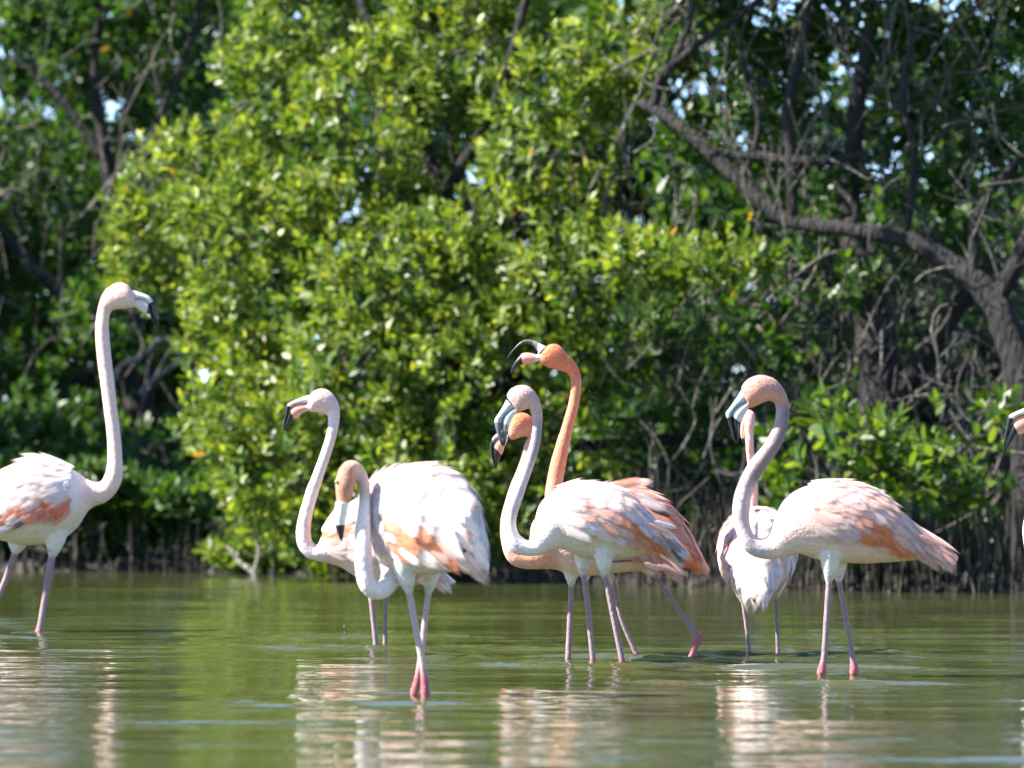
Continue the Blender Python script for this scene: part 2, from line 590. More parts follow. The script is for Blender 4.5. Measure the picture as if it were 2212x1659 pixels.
def place_leaves(B, D, NN, L, C, parent, limit=300):
    """the leaves that show largest become parts of their own; returns the mask of the rest"""
    px = 1106 + B[:, 0] / B[:, 1] * F
    py = HOR + (CAMH - B[:, 2]) / B[:, 1] * F
    view = unit(B - np.array([0, 0, CAMH]))
    area = np.abs(np.sum(NN * view, -1)) * (L / B[:, 1]) ** 2
    ok = (px > 10) & (px < 2200) & (py > 5) & (py < 1290)
    cell = (px // 22).astype(int) * 1000 + (py // 22).astype(int)
    front = np.zeros(len(B), bool)
    order = np.lexsort((B[:, 1], cell))
    cs = cell[order]
    first = np.concatenate([[True], cs[1:] != cs[:-1]])
    front[order[first]] = True
    score = np.where(ok & front, area, 0)
    pick = np.argsort(-score)[:limit]
    pick = pick[score[pick] > 0]
    x, y, z = leaf_frames(D, NN)
    pl = np.array(parent.location)
    for i in pick:
        o = bpy.data.objects.new('leaf', LEAF_ME)
        COL.objects.link(o)
        o.parent = parent
        s = L[i]
        m = Matrix(((x[i][0] * s, y[i][0] * s, z[i][0] * s, B[i][0] - pl[0]),
                    (x[i][1] * s, y[i][1] * s, z[i][1] * s, B[i][1] - pl[1]),
                    (x[i][2] * s, y[i][2] * s, z[i][2] * s, B[i][2] - pl[2]), (0, 0, 0, 1)))
        o.matrix_local = m
        o.color = (*C[i], 1)
    rest = np.ones(len(B), bool); rest[pick] = False
    return rest


def px_tube(pl, d0, seg=9, sub=4, wob=0.10):
    """polyline of (px, py, r_px[, d]) -> tube"""
    pts, rad, d = [], [], d0
    for p in pl:
        if len(p) > 3: d = p[3]
        pts.append(PV(p[0], p[1], d)); rad.append(p[2] * DT(p[0], d) / F)
    return tube(pts, rad, seg, sub, wob)


def part_tube(name, v, f, m, parent):
    return link(name, mesh_np(name, np.asarray(v) - np.array(parent.location), f), m, parent)


def twig_net(pos, L, r, frac, parent, m, thick=0.0035, base_frac=0.35):
    """thin twigs that run from inside the lobes out to the twig tips"""
    cs = np.array([l[0] for l in L])
    parts = []
    for i in np.where(r.random(len(pos)) < frac)[0]:
        p = pos[i]
        c = cs[np.argmin(np.linalg.norm(cs - p, axis=1))]
        a = p + (c - p) * r.uniform(base_frac, 0.9)
        mid = (a + p) / 2 + r.normal(0, .03, 3) - np.array([0, 0, .02])
        th = thick * r.uniform(.6, 1.5)
        parts.append(tube([a, mid, p], [th * 1.6, th, th * .45], 4, 2))
    if parts:
        v, f, _ = merge(parts)
        o = part_tube('twigs', v, f, m, parent)
        o['kind'] = 'stuff'


def mangrove(name, label, base, limbs, lobes, pal, per_m2, nleaf, size, seed, group=None, bark_m=None, trunk=None, d0=22.5,
             twigs=0.25, singles=300, twig_m=None, thick=0.0035):
    r = np.random.default_rng(seed)
    root = empty(name, base)
    tag(root, label, 'tree', group)
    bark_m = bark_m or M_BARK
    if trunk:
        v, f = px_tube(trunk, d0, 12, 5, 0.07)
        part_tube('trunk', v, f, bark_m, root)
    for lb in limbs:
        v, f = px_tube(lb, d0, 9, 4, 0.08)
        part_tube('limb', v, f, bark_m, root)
    pos, dr, L = clusters(lobes, per_m2, r, singles > 0)
    twig_net(pos, L, r, twigs, root, twig_m or M_TWIG, thick)
    B, D, NN, LL, C = leaves_on(pos, dr, nleaf, size, pal, r)
    rest = place_leaves(B, D, NN, LL, C, root, singles) if singles else np.ones(len(B), bool)
    leaf_mass('foliage', B[rest], D[rest], NN[rest], LL[rest], C[rest], root)
    return root, len(B)


NL = {}
# -- the big sunlit mangrove in the middle
T1, NL['t1'] = mangrove(
    'mangrove_tree', 'sunlit yellow-green mangrove bulging low over the water behind the middle flamingos', PV(1000, 1245, 22.75) , 
    [[(960, 470, 20), (1040, 445, 20), (1100, 470, 19), (1180, 520, 15)], [(960, 440, 18), (890, 432, 15), (820, 400, 11), (720, 330, 8)],
     [(965, 440, 12), (985, 370, 9), (975, 310, 7), (960, 250, 6)], [(995, 800, 22), (800, 700, 16), (600, 620, 11), (420, 500, 7)],
     [(1000, 950, 20), (800, 960, 14), (620, 960, 9)], [(1005, 900, 26), (1150, 760, 20), (1230, 560, 14)],
     [(960, 450, 16), (900, 250, 12), (800, 60, 10), (720, -150, 8)], [(960, 420, 16), (1080, 200, 12), (1150, -60, 9)],
     [(1010, 1020, 18), (1150, 975, 14, 22.9), (1330, 958, 12, 23.0), (1450, 950, 13, 23.0), (1540, 958, 11, 23.0), (1620, 950, 7, 23.0)],
     [(1385, 950, 9, 23.0), (1440, 1005, 12), (1510, 1058, 14), (1570, 1115, 15), (1610, 1200, 15), (1620, 1270, 15)]],
    [(330, 520, 22.7, 115, 180, .3), (420, 400, 22.7, 160, 140), (570, 200, 22.8, 150, 160), (700, 60, 23.0, 190, 160), (560, 520, 22.4, 190, 200),
     (800, 300, 22.6, 220, 210), (1000, 100, 22.9, 220, 190), (530, 720, 22.4, 150, 120), (510, 900, 22.0, 135, 140), (600, 1030, 21.9, 160, 120),
     (760, 850, 22.1, 200, 200), (1000, 800, 22.4, 210, 240, .35, .8), (1050, 560, 22.6, 210, 200, .35, .8), (1180, 300, 22.8, 190, 230, .35, .85),
     (940, 1040, 22.1, 180, 130, .3), (1230, 600, 22.5, 160, 160, .3, .7), (700, 1130, 21.9, 110, 70, .2), (850, 620, 22.3, 230, 190),
     (1400, 550, 22.2, 130, 72, .2, 1.1), (1560, 556, 22.1, 130, 58, .2, 1.1), (1240, 930, 22.7, 150, 180, .35, .55), (1340, 720, 22.8, 150, 150, .3, .5),
     (1350, 120, 23.0, 170, 160, .35, .7), (1050, 1120, 22.3, 120, 70, .25), (640, 1140, 23.7, 150, 80, .3, .9), (570, 1185, 23.05, 130, 50, .2, 1.3), (730, 1190, 22.95, 130, 50, .2, 1.3), (880, 1195, 22.9, 120, 45, .2, 1.2), (860, 1145, 23.6, 160, 85, .3, .9), (1100, 1160, 23.5, 160, 85, .3, .9), (1300, 1165, 23.3, 150, 90, .3, .9),
     (720, -220, 23.2, 330, 160, .6, .7), (1150, -200, 23.3, 330, 180, .6, .7), (900, -420, 23.5, 420, 160, .7, .6)],
    'bright', 185, 9, 0.066, 101, trunk=[(1000, 1275, 46), (1008, 1000, 40), (990, 750, 34), (960, 560, 28), (960, 430, 22)], d0=22.75, twigs=0.12)

# -- left, further back, in softer focus
T2, NL['t2'] = mangrove(
    'mangrove_tree', 'darker mangrove standing further back behind the tall white flamingo, with sky gaps in its crown', PV(260, 1190, 25.0),
    [[(300, 900, 16), (180, 700, 13), (60, 560, 10), (-60, 420, 8)], [(262, 600, 13), (330, 300, 9), (420, 60, 7), (450, -120, 5)],
     [(230, 350, 12), (120, 200, 9), (20, 120, 7)], [(300, 960, 18), (420, 860, 12), (520, 760, 8)], [(280, 760, 14), (110, 850, 10), (-40, 880, 8)]],
    [(140, 20, 25.2, 200, 90, .4, .6), (330, -20, 25.2, 200, 90, .4, .8), (80, 560, 25.4, 190, 170, .4, .8), (250, 160, 25.6, 190, 130, .4, .6), (420, 60, 25.8, 200, 170, .4, .8), (400, 300, 25.4, 150, 150, .4, .8),
     (90, 320, 25.8, 180, 130, .4, .45), (100, 760, 25.0, 180, 120, .4, .6), (260, 700, 24.9, 140, 150, .4, .65), (120, 950, 24.4, 190, 120, .4, .7),
     (320, 1000, 24.2, 150, 110, .35, .7), (-150, 500, 25.0, 200, 400, .5, .5), (60, 60, 26.0, 180, 100, .4, .35), (600, 1020, 24.4, 200, 150, .4, .6),
     (250, -220, 26.0, 420, 150, .7, .7), (40, 1110, 23.7, 170, 90, .25, 1.1), (250, 1120, 23.65, 170, 85, .25, 1.1), (440, 1125, 23.6, 150, 80, .25, 1.1), (-140, 1100, 23.75, 170, 100, .3, 1.1), (20, 1030, 23.35, 140, 55, .35, .9), (200, 1045, 23.3, 130, 50, .35, .9), (370, 1060, 23.2, 110, 45, .3, .9), (-190, 1020, 23.4, 170, 80, .4, 1.0), (-500, 1000, 23.4, 220, 100, .4, 1.0), (60, 960, 23.7, 120, 70, .25, .8), (290, 1010, 23.7, 120, 60, .2, .7), (0, -420, 26.2, 500, 160, .7, .6)],  # low lobes out of view at the left are added to shade the bank
    'shaded', 150, 8, 0.080, 102, trunk=[(260, 1215, 44), (290, 1000, 38), (300, 860, 34), (265, 600, 22), (230, 350, 15), (205, 170, 10), (215, 0, 7), (210, -160, 5)], d0=25.0, twigs=0.12)

# -- right: the leaning dark trunk and its open crown
T3, NL['t3'] = mangrove(
    'mangrove_tree', 'dark leaning mangrove whose long bent bough crosses an open, twiggy crown', PV(2225, 1268, 22.55),
    [[(1410, 235, 12), (1425, 185, 11), (1450, 142, 10), (1530, 80, 8), (1640, 0, 7), (1720, -80, 6)], [(1440, 160, 7), (1480, 80, 6), (1500, 0, 6), (1510, -80, 5)],
     [(1712, 470, 12), (1712, 390, 13), (1705, 300, 12), (1702, 240, 12), (1720, 150, 11), (1738, 60, 10), (1755, -60, 8)],
     [(1530, 328, 10), (1620, 335, 10), (1700, 345, 11), (1800, 345, 10), (1870, 330, 5)], [(1842, 492, 7), (1848, 450, 7), (1818, 412, 6), (1800, 388, 4)],
     [(2100, 610, 14), (2110, 470, 10), (2160, 390, 8), (2212, 330, 6)], [(2150, 650, 22), (2200, 560, 18), (2260, 420, 16)], [(1600, 400, 8), (1640, 260, 7), (1600, 120, 6), (1620, 20, 5)],
     [(1960, 500, 9), (1975, 330, 8), (1950, 200, 7), (1990, 20, 6)]],
    [(1500, 50, 23.0, 160, 130, .35, .8), (1660, 50, 23.2, 150, 110, .35, .8), (1880, 50, 23.4, 190, 100, .35, .8), (2080, 60, 23.2, 170, 110, .35, .85), (1760, 190, 23.6, 170, 90, .35, .5), (2020, 200, 23.7, 170, 90, .35, .5),
     (1620, 250, 23.0, 110, 110, .3, .35), (1900, 280, 23.6, 170, 120, .35, .40), (2100, 330, 23.4, 140, 160, .35, .45), (1640, 420, 23.1, 100, 70, .2, .5),
     (1860, 430, 22.9, 140, 80, .25, .5), (1780, 590, 22.6, 140, 90, .25, .5), (2030, 520, 23.4, 150, 110, .3, .45), (1480, 330, 22.8, 120, 100, .3, .5),
     (1450, 720, 22.7, 170, 110, .3, .5), (1620, 700, 22.9, 150, 130, .3, .45), (1950, 700, 23.6, 160, 140, .3, .3), (1420, 880, 22.8, 150, 120, .3, .4), (1600, 850, 23.2, 150, 130, .3, .35),
     (2250, 200, 23.0, 150, 250, .4, .6),
     (1600, -150, 23.2, 300, 130, .7, 1.1), (2050, -170, 23.1, 320, 150, .7, 1.1), (1800, -420, 23.4, 500, 170, .8, .9), (1250, -480, 21.95, 300, 170, .5, .9), (1620, -520, 21.95, 300, 170, .5, .9), (1450, -260, 22.2, 260, 120, .5, .7)],  # crown above the view thickened and extended to shade the thicket below
    'shaded', 115, 8, 0.078, 103,
    trunk=[(2230, 1300, 50), (2228, 1000, 44), (2208, 840, 39), (2180, 720, 34), (2130, 632, 28), (2060, 575, 24), (1960, 518, 20), (1830, 495, 17), (1710, 478, 16),
           (1650, 438, 16), (1580, 370, 16), (1500, 298, 14), (1430, 246, 12), (1385, 222, 9)], d0=22.55, twigs=0.2, thick=0.004)

# -- right: upright trunk behind the leaning bough
T5, NL['t5'] = mangrove(
    'mangrove_tree', 'thick upright dark trunk rising behind the leafy low shrub, with a pale broken limb', PV(1915, 1245, 22.95),
    [[(1935, 850, 34), (1985, 790, 27), (2040, 700, 24), (2085, 640, 22), (2150, 560, 15)], [(1900, 740, 20), (1800, 640, 13), (1760, 520, 9)],
     [(1915, 900, 24), (2010, 850, 18), (2100, 800, 14), (2200, 790, 10)]],
    [(1950, 620, 24.4, 240, 150, .5, .4), (1750, 740, 24.0, 170, 150, .4, .45), (2120, 700, 24.8, 200, 200, .5, .35), (1950, 250, 25.0, 260, 120, .5, .35),
     (1700, 1000, 23.8, 200, 120, .35, .45), (1500, 1170, 23.2, 160, 95, .3, .9), (1720, 1180, 23.1, 160, 100, .3, .9), (1950, 1190, 23.0, 170, 100, .3, .9), (2180, 1190, 23.0, 150, 100, .3, .9), (1500, 1040, 23.6, 200, 110, .35, .5), (2100, 1040, 23.8, 200, 110, .35, .45)],
    'shaded', 120, 8, 0.080, 104, trunk=[(1918, 1280, 54), (1915, 1050, 50), (1912, 900, 48), (1900, 780, 48), (1885, 680, 42), (1868, 600, 34), (1835, 480, 26), (1850, 250, 18), (1880, 60, 14)],
    d0=22.95, twigs=0.25, singles=150, thick=0.004)

# -- right: low sprays of big separate leaves in front of the roots
T4, NL['t4'] = mangrove(
    'mangrove_shrub', 'low leafy mangrove shrub with large glossy separate leaves over the standing roots', PV(1900, 1262, 22.0),
    [[(1900, 1130, 9), (1820, 1040, 7), (1750, 960, 6), (1700, 930, 4)], [(1905, 1110, 9), (1930, 1000, 7), (1870, 920, 5), (1830, 880, 4)],
     [(1910, 1090, 8), (2010, 1030, 7), (2080, 970, 5), (2140, 900, 4)], [(1850, 1075, 6), (1760, 1080, 5), (1690, 1070, 4)]],
    [(1690, 960, 21.9, 70, 70, .16, .75), (1800, 890, 21.9, 90, 45, .14, .75), (1770, 990, 21.8, 90, 70, .16, .7), (1880, 950, 21.8, 100, 70, .16, .75), (1960, 1040, 21.8, 110, 70, .18, .75),
     (2060, 970, 21.8, 90, 80, .16, .75), (2150, 900, 21.9, 60, 80, .14, .7), (1690, 1065, 21.9, 60, 50, .14, .7), (2100, 1040, 21.9, 110, 60, .16, .6), (1860, 1050, 21.9, 110, 50, .16, .5), (2050, 870, 22.0, 60, 25, .1, .4)],
    'glossy', 85, 7, 0.092, 105, trunk=[(1898, 1285, 12), (1900, 1180, 11), (1905, 1080, 9), (1900, 1010, 7)], d0=22.05, twigs=0.5, singles=300, thick=0.003)
T4['category'] = 'shrub'

# -- trees standing behind, seen only through the gaps
def wall(x0, x1, y0, y1, nx, ny, d, den, seed):
    r = np.random.default_rng(seed)
    out = []
    for a in range(nx):
        for b in range(ny):
            out.append((x0 + (x1 - x0) * (a + .5) / nx + r.normal(0, 25), y0 + (y1 - y0) * (b + .5) / ny + r.normal(0, 20), d + r.uniform(-.6, .8),
                        (x1 - x0) / nx * .72, (y1 - y0) / ny * .72, .8, den))
    return out


for i, (lab, bx, dd, lob) in enumerate([
        ('dim mangrove far behind the dark crown with sky gaps, seen only through them', 60, 30.0, wall(-350, 620, 330, 1120, 4, 4, 30, .9, 1) + [(60, 250, 31, 180, 120, .8, .5), (480, 180, 31, 220, 220, .8, .8), (60, 90, 31, 260, 140, .8, .55), (300, 60, 31, 220, 160, .8, .7)]),
        ('dim mangrove far behind the bright middle tree, seen only through its gaps', 1050, 30.0, wall(560, 1480, -100, 1140, 4, 5, 30, .9, 2)),
        ('dim mangrove far behind the leaning trunk, seen only through its twigs', 1980, 30.0, wall(1400, 2500, 420, 1160, 5, 4, 29.5, .95, 3) + [(1600, 330, 31, 180, 120, .8, .6), (2200, 360, 31, 180, 120, .8, .5), (1900, 380, 31, 200, 80, .8, .4), (1750, 190, 31, 280, 170, .8, .45), (2120, 170, 31, 280, 170, .8, .4)])]):
    r_, NL['b%d' % i] = mangrove('mangrove_tree', lab, PV(bx, GV(bx, dd), dd), [[(bx, 760, 24), (bx + 120, 560, 16), (bx + 200, 420, 10)], [(bx, 700, 24), (bx - 120, 520, 16), (bx - 210, 380, 10)]],
                                 lob, 'shaded', 75, 8, 0.105, 200 + i, trunk=[(bx, GV(bx, dd), 46), (bx + 10, 800, 38), (bx - 5, 620, 26)], d0=dd, twigs=0.08, singles=0)

# -- the bank goes on both ways; the left mangrove is added to block sun
for lab, bx, dd, lob, sd in [
        ('unseen mangrove added along the bank to shade the dark one behind the tall flamingo', -620, 25.2, [(-560, 130, 22.8, 250, 260, .35, 1.1), (-430, 560, 22.8, 170, 220, .35, 1.1), (-800, -200, 22.8, 300, 250, .35, 1.1), (-340, 900, 22.9, 150, 150, .35, 1.1), (-900, -50, 24.2, 380, 360, .55, .6), (-1200, -300, 24.2, 380, 320, .55, 1.0), (-650, 300, 24.4, 280, 300, .5, 1.0), (-450, 700, 24.3, 220, 250, .4, .9), (-620, 600, 25.2, 330, 330, .7, .5), (-420, 980, 24.8, 240, 150, .5, .6), (-330, 1080, 24.0, 200, 130, .4, 1.0), (-700, 1050, 24.0, 300, 150, .5, 1.0), (-900, 800, 25.4, 300, 320, .6, .5), (-550, 150, 25.6, 350, 280, .7, .5), (-620, -250, 25.8, 500, 250, .8, .5)], 301),
        ('mangrove growing on along the bank beyond the leaning dark trunk', 2800, 22.6, [(2700, 500, 22.8, 300, 350, .6, .5), (3000, 800, 22.6, 300, 300, .5, .5), (2600, 100, 23.2, 300, 280, .6, .5), (2500, 900, 22.9, 180, 200, .4, .5)], 302)]:
    _q, NL['s%d' % sd] = mangrove('mangrove_tree', lab, PV(bx, GV(bx, dd), dd), [[(bx, 760, 24), (bx + 120, 560, 16), (bx + 200, 420, 10)]],
                                  lob, 'shaded', 95, 8, 0.095, sd, trunk=[(bx, GV(bx, dd), 46), (bx + 10, 800, 38), (bx - 5, 500, 26)], d0=dd, twigs=0.08, singles=0)
print('leaves', NL, sum(NL.values()))


# -- standing and hanging aerial roots along the bank: parts of the tree they belong to
def root_mesh(i):
    r = np.random.default_rng(400 + i)
    h = 1.0
    z = np.array([-.25, .15, .5, .8, 1.0])
    pts = np.column_stack([np.cumsum(r.normal(0, .035, 5)), np.cumsum(r.normal(0, .03, 5)), z * h])
    rad = np.array([.024, .021, .017, .013, .006]) * r.uniform(.8, 1.25)
    v, f = tube(pts, rad, 5, 2, .12)
    me = mesh_np('aerial_root', v, f)
    me.materials.append(M_ROOT)
    return me


ROOT_ME = [root_mesh(i) for i in range(14)]


def roots(parent, n, x0, x1, hlo, hhi, back, seed):
    r = np.random.default_rng(seed)
    pl = Vector(parent.location)
    for i in range(n):
        px = r.uniform(x0, x1)
        t = abs(r.normal(0, back)) - 0.03
        d = 27.0
        for _ in range(4):
            d = float(bank_y((px - 1106) / F * d)) + t
        x = (px - 1106) / F * d
        o = bpy.data.objects.new('aerial_root', ROOT_ME[r.integers(14)])
        COL.objects.link(o); o.parent = parent
        h = 1.18 * r.uniform(hlo, hhi) * (1 if r.random() > .2 else .6)
        z = -0.02
        o.location = Vector((x, d, z)) - pl
        s = 0.42 * r.uniform(.28, .62)
        o.scale = (s, s, h)
        o.rotation_euler = (r.normal(0, .12), r.normal(0, .13), r.uniform(0, 6.28))


roots(T3, 290, 1330, 2320, 0.14, 0.38, 0.30, 31)
roots(T1, 200, 380, 1330, 0.08, 0.26, 0.3, 32)
roots(T2, 110, -60, 420, 0.08, 0.26, 0.35, 33)
roots(T5, 220, 1340, 2300, 0.2, 0.42, 0.6, 34)


# -- tangle of bare grey twigs inside the right-hand crown
def tangle(parent, n, box, dlo, dhi, seed, lo=0.12, hi=0.42):
    r = np.random.default_rng(seed)
    parts = []
    for i in range(n):
        p = np.array(PV(r.uniform(box[0], box[2]), r.uniform(box[1], box[3]), r.uniform(dlo, dhi)))
        d = unit(np.array([r.normal(0, .55), r.normal(0, .3), r.normal(0.75, .45)]))
        l = r.uniform(lo, hi) * 1.2
        cv = r.normal(0, .09, 3)
        th = r.uniform(.0016, .0042)
        parts.append(tube([p - d * l / 2, p + cv * l, p + d * l * .3 + cv * l * .6, p + d * l / 2 + r.normal(0, .02, 3)], [th * 1.5, th * 1.2, th, th * .5], 4, 2, .2))
        if r.random() < .5:
            q = p + cv * l
            d2 = unit(d + r.normal(0, .6, 3))
            parts.append(tube([q, q + d2 * l * .25, q + d2 * l * .45 + np.array([0, 0, .02])], [th, th * .8, th * .4], 4, 2, .2))
    v, f, _ = merge(parts)
    o = part_tube('bare_twigs', v, f, M_TWIG, parent)
    o['kind'] = 'stuff'


tangle(T3, 650, (1330, -40, 2260, 1120), 22.3, 23.6, 61)
tangle(T5, 420, (1380, 560, 2260, 1180), 22.6, 24.2, 62)
tangle(T1, 140, (700, 330, 1400, 1150), 22.6, 23.2, 63, .1, .3)
tangle(T2, 120, (-40, 0, 480, 1150), 24.2, 25.4, 64, .15, .5)

# -- loose wood and a seedling at the edge of the water
bt = empty('dead_branch', PV(548, 1244, 22.55)); tag(bt, 'forked bare grey branch sticking out of the water beside the leafy seedling', 'branch')
v, f = px_tube([(556, 1262, 6), (546, 1236, 6), (518, 1215, 5), (505, 1195, 5), (490, 1180, 3)], 22.55); part_tube('stem', v, f, M_DEAD, bt)
v, f = px_tube([(548, 1240, 5), (556, 1215, 5), (560, 1190, 4), (552, 1165, 3)], 22.55); part_tube('fork', v, f, M_DEAD, bt)
lg = empty('dead_branch', PV(330, 800, 24.1)); tag(lg, 'pale dead branch hanging in the shade behind the neck of the tall white flamingo', 'branch')
v, f = px_tube([(236, 850, 6), (258, 795, 7), (285, 782, 7), (318, 760, 6), (350, 733, 7), (380, 752, 6), (425, 840, 6), (450, 925, 5)], 24.1, wob=.3); part_tube('stem', v, f, M_DEAD, lg)
v, f = px_tube([(300, 850, 5), (350, 805, 6), (405, 770, 5), (440, 700, 3)], 24.1, wob=.3); part_tube('side_shoot', v, f, M_DEAD, lg)

sd = empty('mangrove_seedling', PV(588, 1256, 22.3)); tag(sd, 'small bright seedling with a tuft of leaves standing in the water', 'seedling')
v, f = px_tube([(588, 1275, 4), (588, 1250, 3), (590, 1225, 2)], 22.3, 6); part_tube('stem', v, f, M_TWIG, sd)
_r = np.random.default_rng(9)
_pos = np.array([PV(590, 1225, 22.3), PV(580, 1238, 22.29), PV(600, 1238, 22.29)]); _dr = unit(np.array([[0, -.1, 1], [-.5, -.3, .7], [.5, -.3, .7]]))
_B, _D, _NN, _L, _C = leaves_on(_pos, _dr, 6, .062, 'bright', _r, .04)
place_leaves(_B, _D, _NN, _L, _C, sd, 60)
print('vegetation done')


# ------------------------------------------------------------------ flamingos
def conv(ox, oy, k):
    return lambda x, y: (ox + x * k, oy + y * k)


Z1, Z2, Z8, Z3, Z6 = conv(0, 540, .5536), conv(594, 783, .4557), conv(594, 810, .2442), conv(1026, 702, .4558), conv(1026, 702, .1954)
Z4, Z7, Z5 = conv(1512, 756, .4556), conv(1539, 783, .1302), conv(189, 567, .1302)
ID = lambda x, y: (x, y)

# plumage colours (surface colours; necks of C, F and G also hold painted shade)
WHITE = (0.88, 0.77, 0.74); PALE = (0.87, 0.60, 0.52); PINK = (0.82, 0.42, 0.32); ROSE = (0.78, 0.33, 0.22); CORAL = (0.76, 0.20, 0.085)
ORANGE = (0.80, 0.23, 0.065); GREY = (0.42, 0.35, 0.36); TAN = (0.46, 0.24, 0.16); CREAM = (0.78, 0.64, 0.50)
SHANK = (0.31, 0.21, 0.22); JOINT = (0.42, 0.13, 0.14); DARK = (0.035, 0.03, 0.035); THIGH = (0.80, 0.72, 0.64)
HORN = (0.66, 0.66, 0.64); BILLPINK = (0.80, 0.38, 0.28); BLACK = (0.012, 0.012, 0.015)


def feather_mesh(name, nx=8, ny=7, pointed=0.0):
    V, Fc = [], []
    r = np.random.default_rng(int(pointed * 100) + 3)
    for i in range(nx):
        x = i / (nx - 1)
        wd = 0.5 * (min(1, x / 0.22) ** 0.6) * (1 - max(0, (x - 0.62) / 0.38) ** (2.6 - 1.3 * pointed)) + 0.02
        for j in range(ny):
            y = (j / (ny - 1) * 2 - 1)
            rag = r.normal(0, .03) * (1 if x > .6 else .3)
            V.append((x + (rag if abs(y) > .4 else 0) - 0.10 * abs(y) * x, y * wd, -0.12 * (y * wd) ** 2 - 0.08 * x * x + 0.012 * (1 - abs(y))))
    for i in range(nx - 1):
        for j in range(ny - 1):
            a = i * ny + j
            Fc.append((a, a + ny, a + ny + 1, a + 1))
    me = mesh_np(name, V, Fc)
    E = []
    for i in range(nx):
        for j in range(ny):
            x, y = i / (nx - 1), abs(j / (ny - 1) * 2 - 1)
            E.append((max(max(0, (x - .45) / .55) ** 1.3, y ** 2 * .95 * min(1, x / .2)), x, y))
    set_col(me, np.array(E), 'Edge')
    me.materials.append(M_FEATHER)
    return me


FEATHERS = [feather_mesh('feather_round', pointed=0.0), feather_mesh('feather_oval', pointed=.4), feather_mesh('feather_long', nx=9, pointed=.9)]


def put_feather(parent, root, pos, direction, normal, length, width, col, kind=0, name='feather'):
    x = unit(np.asarray(direction, float)); n = np.asarray(normal, float)
    n = unit(n - (n @ x) * x); y = np.cross(n, x)
    p = np.asarray(pos) - np.array(root.location)
    o = bpy.data.objects.new(name, FEATHERS[kind])
    COL.objects.link(o); o.parent = parent
    zs = (length + width) * .5
    o.matrix_local = Matrix(((x[0] * length, y[0] * width, n[0] * zs, p[0]), (x[1] * length, y[1] * width, n[1] * zs, p[1]),
                             (x[2] * length, y[2] * width, n[2] * zs, p[2]), (0, 0, 0, 1)))
    o.color = (*np.clip(col, 0, 1), 1)
    return o


def mixc(a, b, t):
    return np.asarray(a) * (1 - t) + np.asarray(b) * t


def remeshed(verts, faces, cols, voxel, smooth=2):
    me = mesh_np('tmp', verts, faces)
    o = bpy.data.objects.new('tmp', me); COL.objects.link(o)
    m = o.modifiers.new('r', 'REMESH'); m.mode = 'VOXEL'; m.voxel_size = voxel; m.use_smooth_shade = True
    s = o.modifiers.new('s', 'SMOOTH'); s.iterations = smooth; s.factor = .5
    dg = bpy.context.evaluated_depsgraph_get()
    nm = bpy.data.meshes.new_from_object(o.evaluated_get(dg))
    bpy.data.objects.remove(o); bpy.data.meshes.remove(me)
    kd = kdtree.KDTree(len(verts))
    for i, v in enumerate(verts): kd.insert(v, i)
    kd.balance()
    out = np.zeros((len(nm.vertices), 6))
    for v in nm.vertices:
        h = kd.find_n(v.co, 5)
        ws = np.array([1 / (x[2] + 1e-4) for x in h])
        out[v.index] = (cols[[x[1] for x in h]] * ws[:, None]).sum(0) / ws.sum()
    # downy surface: plumage stands off a little unevenly, bare legs stay smooth
    rr = np.random.default_rng(len(nm.vertices))
    co = np.zeros(len(nm.vertices) * 3); nm.vertices.foreach_get('co', co); co = co.reshape(-1, 3)
    no = np.zeros(len(nm.vertices) * 3); nm.vertices.foreach_get('normal', no); no = no.reshape(-1, 3)
    q = co * 95
    fl = np.sin(q[:, 0] + 1.7 * np.sin(q[:, 2])) * np.sin(q[:, 2] * 1.2 + 1.3 * np.sin(q[:, 1])) * .5 + rr.normal(0, .5, len(co))
    amp = np.where((out[:, 0] > .5) & (out[:, 1] > .22), .0004, 0.0)
    co += no * (fl * amp)[:, None]
    nm.vertices.foreach_set('co', co.ravel())
    nm.polygons.foreach_set('use_smooth', [True] * len(nm.polygons))
    set_col(nm, out[:, :3])
    # down: thousands of tiny soft feathers over neck, head, breast, belly and thighs
    ok = np.where(np.linalg.norm(out[:, 3:], axis=1) > .3)[0]
    ok = rr.permutation(ok)[:22000]
    t3, n3, p3 = unit(out[ok, 3:]), unit(no[ok]), co[ok]
    t3 = unit(t3 - np.sum(t3 * n3, -1, keepdims=True) * n3)
    dd_ = unit(t3 + n3 * rr.uniform(.01, .08, (len(ok), 1)) + rr.normal(0, .10, t3.shape))
    sd_ = unit(np.cross(n3, dd_))
    ln = rr.uniform(.005, .010, (len(ok), 1)); wd = rr.uniform(.0008, .0015, (len(ok), 1))
    b0 = p3 - n3 * .0008
    V = np.stack([b0 - sd_ * wd * .6, b0 + sd_ * wd * .6, b0 + dd_ * ln * .6 + sd_ * wd, b0 + dd_ * ln, b0 + dd_ * ln * .6 - sd_ * wd], 1).reshape(-1, 3)
    k = np.arange(len(ok))[:, None] * 5
    tri = np.concatenate([k + np.array([[0, 1, 2]]), k + np.array([[0, 2, 4]]), k + np.array([[4, 2, 3]])], 0)
    dm = grid_mesh('down', V, tri)
    dc = np.clip(out[ok, :3] * rr.uniform(.96, 1.06, (len(ok), 1)), 0, 1)
    set_col(dm, np.repeat(dc, 5, axis=0))
    return nm, dm


